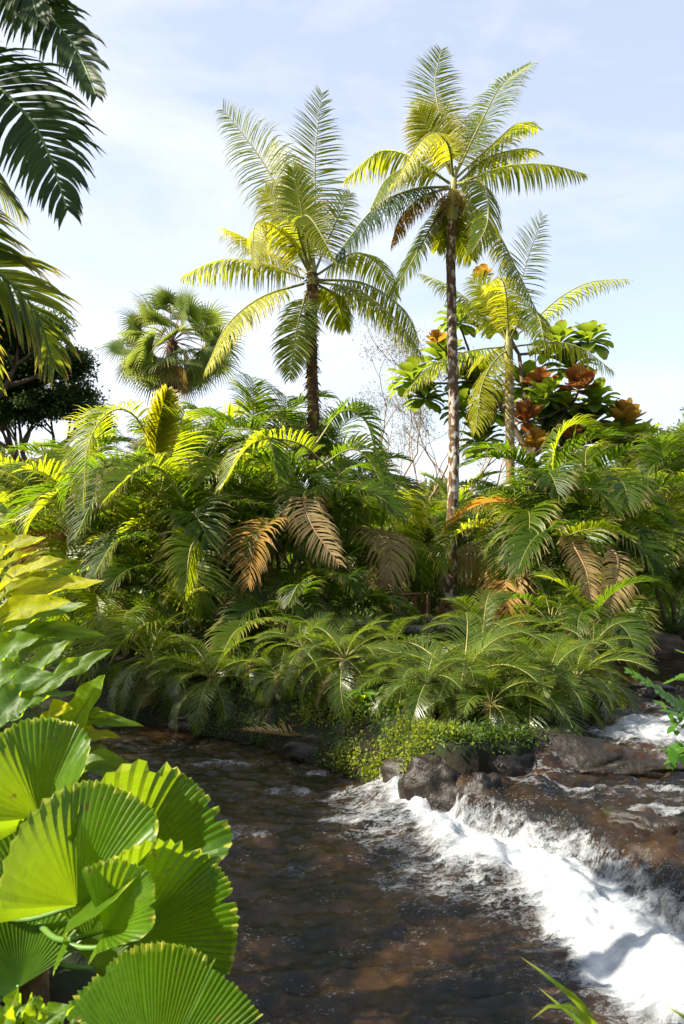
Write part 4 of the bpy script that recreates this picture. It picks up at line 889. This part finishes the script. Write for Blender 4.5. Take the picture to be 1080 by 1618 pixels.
# ------------------------------------------------------------------ broad single leaves
def broad_leaf(mb, pts, w, nr=(0, -0.5, 1), cup=0.3, wave=0.02, n=16, m=4, mi=0):
    P = spline(pts, n); T, Nn, S = frames(P, nr); t = np.linspace(0, 1, n)
    pr = np.sin(np.pi * np.clip(t, 0, 1) ** 0.85) ** 0.75; pr[0] = 0.06; pr[-1] = 0.0; V = []; A = []; r = random.random()
    for j in range(-m, m + 1):
        u = j / m; lift = cup * w * 0.5 * pr * abs(u) ** 1.3 + wave * np.sin(t * 17 + j * 0.9 + r * 6) * abs(u) * pr + 0.004 * np.cos(t * 120) * abs(u)
        V.append(P + S * (u * w / 2 * pr)[:, None] + Nn * lift[:, None]); A.append(np.stack([t * 0.92, np.full(n, r), np.full(n, abs(u))], 1))
    V = np.stack(V, 1).reshape(-1, 3); A = np.stack(A, 1).reshape(-1, 3); c = 2 * m + 1
    i = (np.arange(n - 1)[:, None] * c + np.arange(c - 1)[None]).ravel(); mb.add(V, np.stack([i, i + 1, i + 1 + c, i + c], 1), A, mi)
    tube(mb, P[:-1] - Nn[:-1] * 0.002, np.linspace(0.005, 0.0015, n - 1), 5, 1)
def ginger(label, foot, top, leaves, wd=0.12, mat=None):
    f = np.array([foot[0], foot[1], gz(*foot)]); root = thing('ginger_plant', label, 'plant', f, 'broad-leaved plants on the left bank'); tp = np.asarray(top)
    st = spline([f - (0, 0, 0.1), f * 0.5 + tp * 0.5 + (-0.05, 0, 0.1), tp], 12); mb = MB(); tube(mb, st, np.linspace(0.022, 0.008, 12), 8); link('stem', mb.mesh('stem', M_rachg, f), root)
    for lf in leaves:
        (a, b, Ya), (c, d, Yb) = lf[0], lf[1]; w = (lf[2] if len(lf) > 2 else wd) * (1.2 if Ya > 3 else 1.1); up_ = lf[3] if len(lf) > 3 else 0.06
        A_ = W(a, b, Ya); B_ = W(c, d, Yb); q = st[np.argmin(np.linalg.norm(st - A_, axis=1))]
        mb = MB(); broad_leaf(mb, [A_, A_ * 0.6 + B_ * 0.4 + (0, 0, up_), B_], w, nr=(random.uniform(-.7, -.1), random.uniform(-1.3, -0.5), 0.7))
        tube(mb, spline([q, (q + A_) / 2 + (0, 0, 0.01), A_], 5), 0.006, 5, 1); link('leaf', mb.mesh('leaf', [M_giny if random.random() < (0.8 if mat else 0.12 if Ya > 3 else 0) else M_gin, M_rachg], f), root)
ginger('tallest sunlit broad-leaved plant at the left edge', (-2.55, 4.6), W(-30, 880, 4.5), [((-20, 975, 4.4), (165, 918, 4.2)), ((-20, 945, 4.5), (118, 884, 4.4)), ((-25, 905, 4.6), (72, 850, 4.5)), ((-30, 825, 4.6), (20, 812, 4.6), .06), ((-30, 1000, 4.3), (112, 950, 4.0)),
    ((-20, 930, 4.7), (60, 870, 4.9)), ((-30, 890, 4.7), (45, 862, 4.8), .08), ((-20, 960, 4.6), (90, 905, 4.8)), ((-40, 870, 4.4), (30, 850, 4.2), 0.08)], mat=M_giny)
ginger('broad-leaved plant with drooping mid-green leaves below the tallest one', (-2.35, 4.3), W(-10, 1010, 4.2), [((-10, 1015, 4.2), (138, 955, 4.1)), ((10, 1020, 4.2), (168, 1006, 4.1), .09), ((-10, 1045, 4.1), (122, 985, 4.2), .11), ((20, 1085, 4.0), (22, 1000, 4.1), .12, 0), ((-20, 1060, 4), (62, 1008, 3.9)),
    ((-10, 1080, 4.2), (95, 1010, 4.4), .12), ((-30, 1030, 4.4), (70, 985, 4.7))])
ginger('broad-leaved plant with bright curling leaves above the upright round leaf', (-2.1, 4.1), W(20, 1110, 3.9), [((30, 1095, 3.9), (110, 1013, 3.9), .12, .04), ((50, 1100, 3.8), (178, 1026, 3.9), .09, .02), ((0, 1120, 3.7), (88, 1068, 3.7), .12), ((-10, 1150, 3.6), (60, 1080, 3.7), .14, .03), ((-20, 1100, 3.8), (70, 1055, 4.0)),
    ((20, 1140, 3.9), (120, 1095, 4.1), .10), ((0, 1110, 4.1), (105, 1040, 4.3), 0.1)])
ginger('broad-leaved plant reaching over the water beside the fan-shaped leaves', (-1.95, 4.3), W(95, 1190, 4.1), [((100, 1165, 4.1), (166, 1066, 4.0), .15, .0), ((95, 1155, 4.1), (228, 1148, 4.1), .06, .06), ((90, 1185, 4.1), (190, 1165, 4.2), .10, .05), ((110, 1200, 4.1), (176, 1188, 4.2), .09, .02), ((90, 1225, 4.1), (229, 1226, 4.0), .12, .07),
    ((80, 1180, 4.1), (135, 1110, 4.2), .11), ((70, 1210, 4.1), (140, 1180, 4.3), .13), ((100, 1150, 4.3), (192, 1145, 4.4), .10, 0.05), ((60, 1160, 4.0), (115, 1120, 3.8), .10), ((85, 1230, 4.2), (150, 1205, 4.5), .12)])
ginger('broad-leaved plant in the shade at the bottom left corner', (-1.55, 2.15), W(10, 1640, 1.75), [((-10, 1660, 1.8), (30, 1560, 1.75), .05, 0), ((30, 1640, 1.8), (118, 1590, 1.75), .05, .01), ((10, 1650, 1.8), (70, 1600, 1.9), .05), ((0, 1640, 1.8), (-40, 1580, 1.8), .05), ((60, 1640, 1.7), (48, 1590, 1.65), .035)])

# ------------------------------------------------------------------ round fan leaves (left foreground)
def round_leaf(root, org, foot, hub, ax, nrm, rad, span=(-140, 140), ribs=44, cup=0.25, wave=0.10, seed=1, splits=(), fold=0.0, f0=35, f1=95):
    rg = np.random.default_rng(seed); mb = MB(); hub = np.asarray(hub, float); ax = unit(np.asarray(ax, float)); nrm = np.asarray(nrm, float); nrm = unit(nrm - np.dot(nrm, ax) * ax); s = np.cross(ax, nrm)
    seg = 12; cols = ribs * 2 + 1; th = np.radians(np.linspace(span[0], span[1], cols)); V = []; A = []
    segid = np.zeros(cols); 
    for sp_ in splits: segid[th > math.radians(sp_)] += 1
    tilt = rg.normal(0, 0.14, 9)
    edge = np.where(np.arange(cols) % 2 == 0, 1.0, 0.968); edge = edge * (1 + 0.03 * np.sin(th * 5 + seed)) * (1 + rg.normal(0, 0.006, cols)); k_t = rg.integers(6, cols - 6, 4); edge[k_t] *= rg.uniform(0.84, 0.93, 4); edge[k_t + 1] *= 0.93
    for k in range(seg + 1):
        u = k / seg; r = rad * u * np.where(k == seg, edge, np.minimum(edge, 1) ** 0 * 0.965 if False else 1) if k < seg else rad * edge
        if k < seg: r = rad * u * 0.99
        pl = rad * 0.017 * u * (np.where(np.arange(cols) % 2 == 0, 1, -1)) * (0.3 + 0.7 * u)
        h = rad * (cup * u ** 1.7 + wave * u * np.sin(th * 2.3 + seed * 1.7) + 0.05 * u ** 2 * np.sin(th * 6 + seed)) + rad * u * tilt[(segid % 9).astype(int)] * (len(splits) > 0) - rad * 0.10 * u ** 5
        fa = fold * smooth(np.abs(np.degrees(th)), f0, f1); r = r * np.sqrt(1 - np.minimum(fa, 0.97) ** 2); h = h + pl + rad * u * fa
        V.append(hub + (np.cos(th) * r)[:, None] * ax + (np.sin(th) * r)[:, None] * s + h[:, None] * nrm)
        A.append(np.stack([np.full(cols, u) * (1 + 0.06 * rg.normal(0, 1, cols) * (u > .95)), 0.5 + 0.25 * np.sin(segid * 2.1) + np.repeat(rg.normal(0, .22, cols // 2 + 1), 2)[:cols], np.full(cols, 0.5)], 1))
    V = np.stack(V); A = np.stack(A); F = []
    for k in range(seg):
        for c in range(cols - 1):
            if segid[c] != segid[c + 1] and k > seg * 0.25: continue
            F.append([k * cols + c, k * cols + c + 1, (k + 1) * cols + c + 1, (k + 1) * cols + c])
    mb.add(V.reshape(-1, 3), F, A.reshape(-1, 3), 0)
    lf = link('leaf_blade', mb.mesh('leaf_blade', M_lic, org, smooth=False), root)
    mb = MB(); P = spline([foot, np.asarray(foot) * 0.4 + hub * 0.6 + (-0.05, 0, -0.05), hub], 10); tube(mb, P, np.linspace(0.014, 0.008, 10), 7); link('petiole', mb.mesh('petiole', M_rachg, org), root)
def licuala(label, foot, leaves):
    f = np.array([foot[0], foot[1], gz(*foot)]); root = thing('round_leaf_fan_palm', label, 'plant', f, 'fan palms with pleated round leaves')
    mb = MB(); top = f + (0, 0, 0.35); tube(mb, [f - (0, 0, 0.15), f + (0, 0, 0.15), top], [0.06, 0.05, 0.03], 8, wob=0.1); link('trunk', mb.mesh('trunk', M_bark2, f), root)
    for lf in leaves: round_leaf(root, f, top, *lf[0], **lf[1])
licuala('pleated round-leaf fan palm with one upright leaf lit yellow at its left side', (-1.75, 3.5), [
    ((W(62, 1292, 3.3), (0.0, 0.15, 1), (0.12, -1, 0.15), 0.43), dict(span=(-112, 108), cup=0.03, wave=0.04, seed=2, ribs=52, fold=0.93, f0=16, f1=62)),
    ((W(-60, 1330, 3.5), (-0.3, 0.1, 0.9), (0.2, -1, 0.4), 0.40), dict(span=(-100, 100), cup=0.1, seed=4, ribs=44, fold=0.6)),
    ((W(70, 1420, 3.6), (0.2, 0.1, 0.9), (0.0, -1, 0.5), 0.40), dict(span=(-100, 100), cup=0.1, seed=24, ribs=44, fold=0.5)),
    ((W(10, 1480, 3.4), (-0.5, -0.1, 0.6), (0.0, -0.8, 0.8), 0.36), dict(span=(-90, 90), cup=0.1, seed=25, ribs=44, fold=0.3))])
licuala('pleated round-leaf fan palm with the widest leaves at the centre of the group', (-1.45, 2.95), [
    ((W(122, 1430, 2.75), (0.30, 0.12, 0.95), (-0.12, -1, 0.22), 0.43), dict(span=(-88, 112), cup=-0.02, wave=0.04, seed=3, ribs=54, fold=0.94, f0=20, f1=62)),
    ((W(190, 1395, 3.05), (0.72, 0.15, 0.70), (-0.35, -0.95, 0.25), 0.50), dict(span=(-95, 92), cup=0.0, wave=0.05, seed=5, ribs=46, fold=0.93, f0=18, f1=58)),
    ((W(60, 1440, 3.1), (-0.6, 0.1, 0.8), (0.2, -1, 0.4), 0.38), dict(span=(-100, 90), cup=0.1, seed=7, ribs=46, fold=0.6))])
licuala('pleated round-leaf fan palm leaning over the dark water with a sunlit round tip', (-1.2, 2.9), [
    ((W(205, 1490, 2.65), (0.93, 0.0, 0.32), (-0.35, -0.85, 0.50), 0.40), dict(span=(-80, 84), cup=0.03, wave=0.05, seed=8, ribs=46, fold=0.85, f0=26, f1=72)),
    ((W(165, 1470, 2.5), (0.75, -0.1, 0.55), (-0.3, -0.8, 0.7), 0.24), dict(span=(-70, 70), cup=0.1, seed=19, ribs=34, fold=0.7, f0=20, f1=60)),
    ((W(150, 1530, 2.85), (0.4, 0.1, 0.5), (-0.1, -0.8, 0.9), 0.36), dict(span=(-90, 90), cup=0.1, seed=9, ribs=44, fold=0.4)),
    ((W(30, 1560, 2.8), (-0.4, 0.1, 0.6), (-0.1, -0.9, 0.8), 0.30), dict(span=(-90, 90), cup=0.1, seed=14, ribs=44, fold=0.4))])
licuala('pleated round-leaf fan palm nearest the camera, cut by the bottom edge', (-0.95, 1.75), [
    ((W(245, 1722, 1.92), (0.05, 0.25, 0.95), (-0.02, -0.85, 0.5), 0.33), dict(span=(-66, 72), cup=0.05, wave=0.05, seed=15, ribs=52, splits=(-18, 22))),
    ((W(60, 1750, 1.9), (-0.4, 0.2, 0.9), (0.1, -0.9, 0.5), 0.20), dict(span=(-60, 60), cup=0.08, seed=16, ribs=30))])

# ------------------------------------------------------------------ foreground palm hanging in from the upper left
cx = np.array([-3.0, 4.1, 5.6]); root = thing('leaning_palm', 'foreground palm whose dark fronds hang in from the upper left corner', 'palm tree', (-3.1, 4.0, gz(-3.1, 4.0))); org = np.array(root.location)
trunk_part(root, [org - (0, 0, 0.2), (-3.05, 4.05, 3.4), cx], 0.11, 0.09, M_bark)
FK = dict(pairs=72, L=0.62, w=0.025, vee=0.1, droop=0.4, t0=0.10, rad=0.02, a0=66, a1=26, fold=0.25, seg=6)
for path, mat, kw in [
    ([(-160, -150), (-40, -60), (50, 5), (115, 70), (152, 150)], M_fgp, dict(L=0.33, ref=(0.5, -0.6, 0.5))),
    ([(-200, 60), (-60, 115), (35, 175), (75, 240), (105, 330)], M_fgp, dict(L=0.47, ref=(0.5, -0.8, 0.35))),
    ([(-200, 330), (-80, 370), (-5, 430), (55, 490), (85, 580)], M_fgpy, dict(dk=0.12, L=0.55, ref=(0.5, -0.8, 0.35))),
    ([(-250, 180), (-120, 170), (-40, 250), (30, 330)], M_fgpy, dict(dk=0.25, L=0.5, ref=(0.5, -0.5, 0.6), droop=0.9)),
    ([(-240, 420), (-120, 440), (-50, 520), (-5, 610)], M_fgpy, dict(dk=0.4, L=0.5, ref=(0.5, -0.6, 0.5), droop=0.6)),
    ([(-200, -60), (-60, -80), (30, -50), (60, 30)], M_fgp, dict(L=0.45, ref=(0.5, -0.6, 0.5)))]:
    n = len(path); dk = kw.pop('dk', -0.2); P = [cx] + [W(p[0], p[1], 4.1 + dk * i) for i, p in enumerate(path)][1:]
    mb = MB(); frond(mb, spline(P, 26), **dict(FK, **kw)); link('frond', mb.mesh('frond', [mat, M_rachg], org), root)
for k in range(7):
    me = random.choice(ARE['mid'] + ARE['low']); a_ = 3.9 + k * 0.24 + random.uniform(-.1, .1)
    put_frond(root, me, cx, a_, 1.9 * random.uniform(.9, 1.1))
# the rest of the left-bank grove, outside the frame, that shades the near water
def grove(label, x, y, h, L=1.7, n=13):
    g = gz(x, y); root = thing('areca_palm', label, 'palm', (x, y, g), 'palms shading the near left bank'); org = np.array(root.location)
    for k in range(3):
        c = np.array([x + random.uniform(-.7, .7), y + random.uniform(-.7, .7), g + h * random.uniform(.7, 1.05)]); mb = MB(); tube(mb, spline([(x, y, g - 0.1), (np.array([x, y, g]) + c) / 2, c], 8), 0.05, 7); link('cane', mb.mesh('cane', M_cane, org), root)
        areca_crown(root, c, n, L, 0.2, 0.05)
GROVE = [(-7.3, 6.6, 3.7), (-7.6, 8.9, 4.4), (-8.4, 11.2, 4.2), (-6.4, 4.6, 3.0)]
for i, (x, y, h) in enumerate(GROVE): grove(['palm on the left bank just outside the picture, behind the sunny leaves', 'palm left of the round leaves outside the picture', 'taller palm upstream on the left bank outside the picture', 'lowest palm of the left bank grove outside the picture'][i], x, y, h)

# ------------------------------------------------------------------ right side: fern, leafy plant, strap leaves
def strap_plant(name, label, foot, paths, w, mat, cat='plant', stem=None):
    f = np.array([foot[0], foot[1], gz(*foot)]); root = thing(name, label, cat, f)
    for p in paths:
        P = [f] + [W(*q) for q in p]; mb = MB(); n = 22; Q = spline(P, n); T, Nn, S = frames(Q, (0.2, -0.6, 1)); t = np.linspace(0, 1, n)
        ww = w * (0.5 + 0.5 * np.sin(np.pi * t ** 0.6)) * (1 - t ** 6); V = np.stack([Q - S * ww[:, None] / 2 + Nn * ww[:, None] * .15, Q, Q + S * ww[:, None] / 2 + Nn * ww[:, None] * .15], 1).reshape(-1, 3)
        A = np.repeat(np.stack([t, np.full(n, random.random()), t * 0], 1), 3, 0); i = (np.arange(n - 1)[:, None] * 3 + np.arange(2)[None]).ravel(); mb.add(V, np.stack([i, i + 1, i + 4, i + 3], 1), A)
        link('leaf', mb.mesh('leaf', mat, f), root)
strap_plant('strap_leaf_plant', 'plant with long narrow arching leaves at the bottom right', (1.0, 1.35), [
    [(960, 1660, 1.9), (890, 1565, 1.9), (822, 1512, 1.95)], [(980, 1700, 1.8), (930, 1615, 1.8), (880, 1585, 1.8), (838, 1612, 1.8)], [(1000, 1720, 1.9), (940, 1640, 1.9), (850, 1560, 2.0)],
    [(1120, 1680, 1.9), (1080, 1610, 1.9), (1045, 1585, 1.95)], [(1100, 1800, 1.7), (1150, 1700, 1.7)]], 0.046, M_gin)
# sword fern reaching in from the right
ff = np.array([4.75, 7.6, 0]); ff[2] = gz(ff[0], ff[1]); root = thing('fern', 'green sword fern reaching in from the right edge over the channel', 'fern', ff)
for path in [[(1150, 1180, 7.4), (1080, 1125, 7.2), (1030, 1085, 7.1), (992, 1062, 7.1)], [(1160, 1150, 7.6), (1110, 1050, 7.8), (1075, 1030, 8)], [(1180, 1240, 7.2), (1120, 1200, 7.0), (1070, 1190, 6.9)], [(1160, 1100, 7.6), (1090, 1070, 7.8), (1050, 1080, 8.0)]]:
    mb = MB(); frond(mb, spline([ff] + [W(*q) for q in path], 24), pairs=34, L=0.22, w=0.055, vee=0.1, droop=0.2, t0=0.25, rad=0.008, a0=75, a1=50, fold=0, seg=3, prof='taper', ref=(0.2, -0.6, 1)); link('frond', mb.mesh('frond', [M_fern, M_rachg], ff), root)
ff = np.array([4.3, 6.3, 0]); ff[2] = gz(ff[0], ff[1]); root = thing('ivy_like_shrub', 'lobed-leaved green shrub hanging in at the right edge below the fern', 'shrub', ff)
for k, path in enumerate([[(1150, 1150, 6.2), (1100, 1120, 6.1), (1070, 1130, 6.0)], [(1150, 1200, 6.2), (1100, 1180, 6.1), (1068, 1195, 6.0)], [(1140, 1110, 6.3), (1100, 1085, 6.3)]]):
    mb = MB(); Q = spline([ff] + [W(*q) for q in path], 14); tube(mb, Q, 0.006, 5, 1); n = 100; k_ = rng.integers(6, 14, n); d = unit(rng.normal(0, 1, (n, 3)) + (-0.4, -0.3, -0.1)); nr = unit(rng.normal(0, .4, (n, 3)) + (0, -0.5, 1))
    ribbons(mb, Q[k_] + rng.normal(0, .04, (n, 3)), d, nr, rng.uniform(.08, .15, n), 0.055, 0.4, 3, 0.1, prof=[0.3, 1, 0.7, 0.05]); link('sprig', mb.mesh('sprig', [M_fern, M_rachg], ff), root)
# bright young plant by the water
f = np.array([*P0(572, 9.75), 0]); f[2] = gz(f[0], f[1]); root = thing('young_plant', 'small bright green plant with lance leaves at the end of the fallen frond', 'plant', f)
mb = MB(); tube(mb, [f - (0, 0, .05), f + (0.0, 0, 0.22), f + (-0.02, 0, 0.4)], 0.012, 6); link('stem', mb.mesh('stem', M_rachg, f), root)
for k in range(13):
    a_ = k * ga; e = 0.9 - 0.1 * k; d = np.array([math.cos(a_) * math.cos(e), math.sin(a_) * math.cos(e), math.sin(e)]); b = f + (0, 0, 0.16 + 0.018 * k); mb = MB()
    broad_leaf(mb, [b, b + d * 0.15 + (0, 0, 0.02), b + d * 0.28 + (0, 0, -0.03)], 0.06, n=8, m=2, wave=0.004); link('leaf', mb.mesh('leaf', [M_gin, M_rachg], f), root)
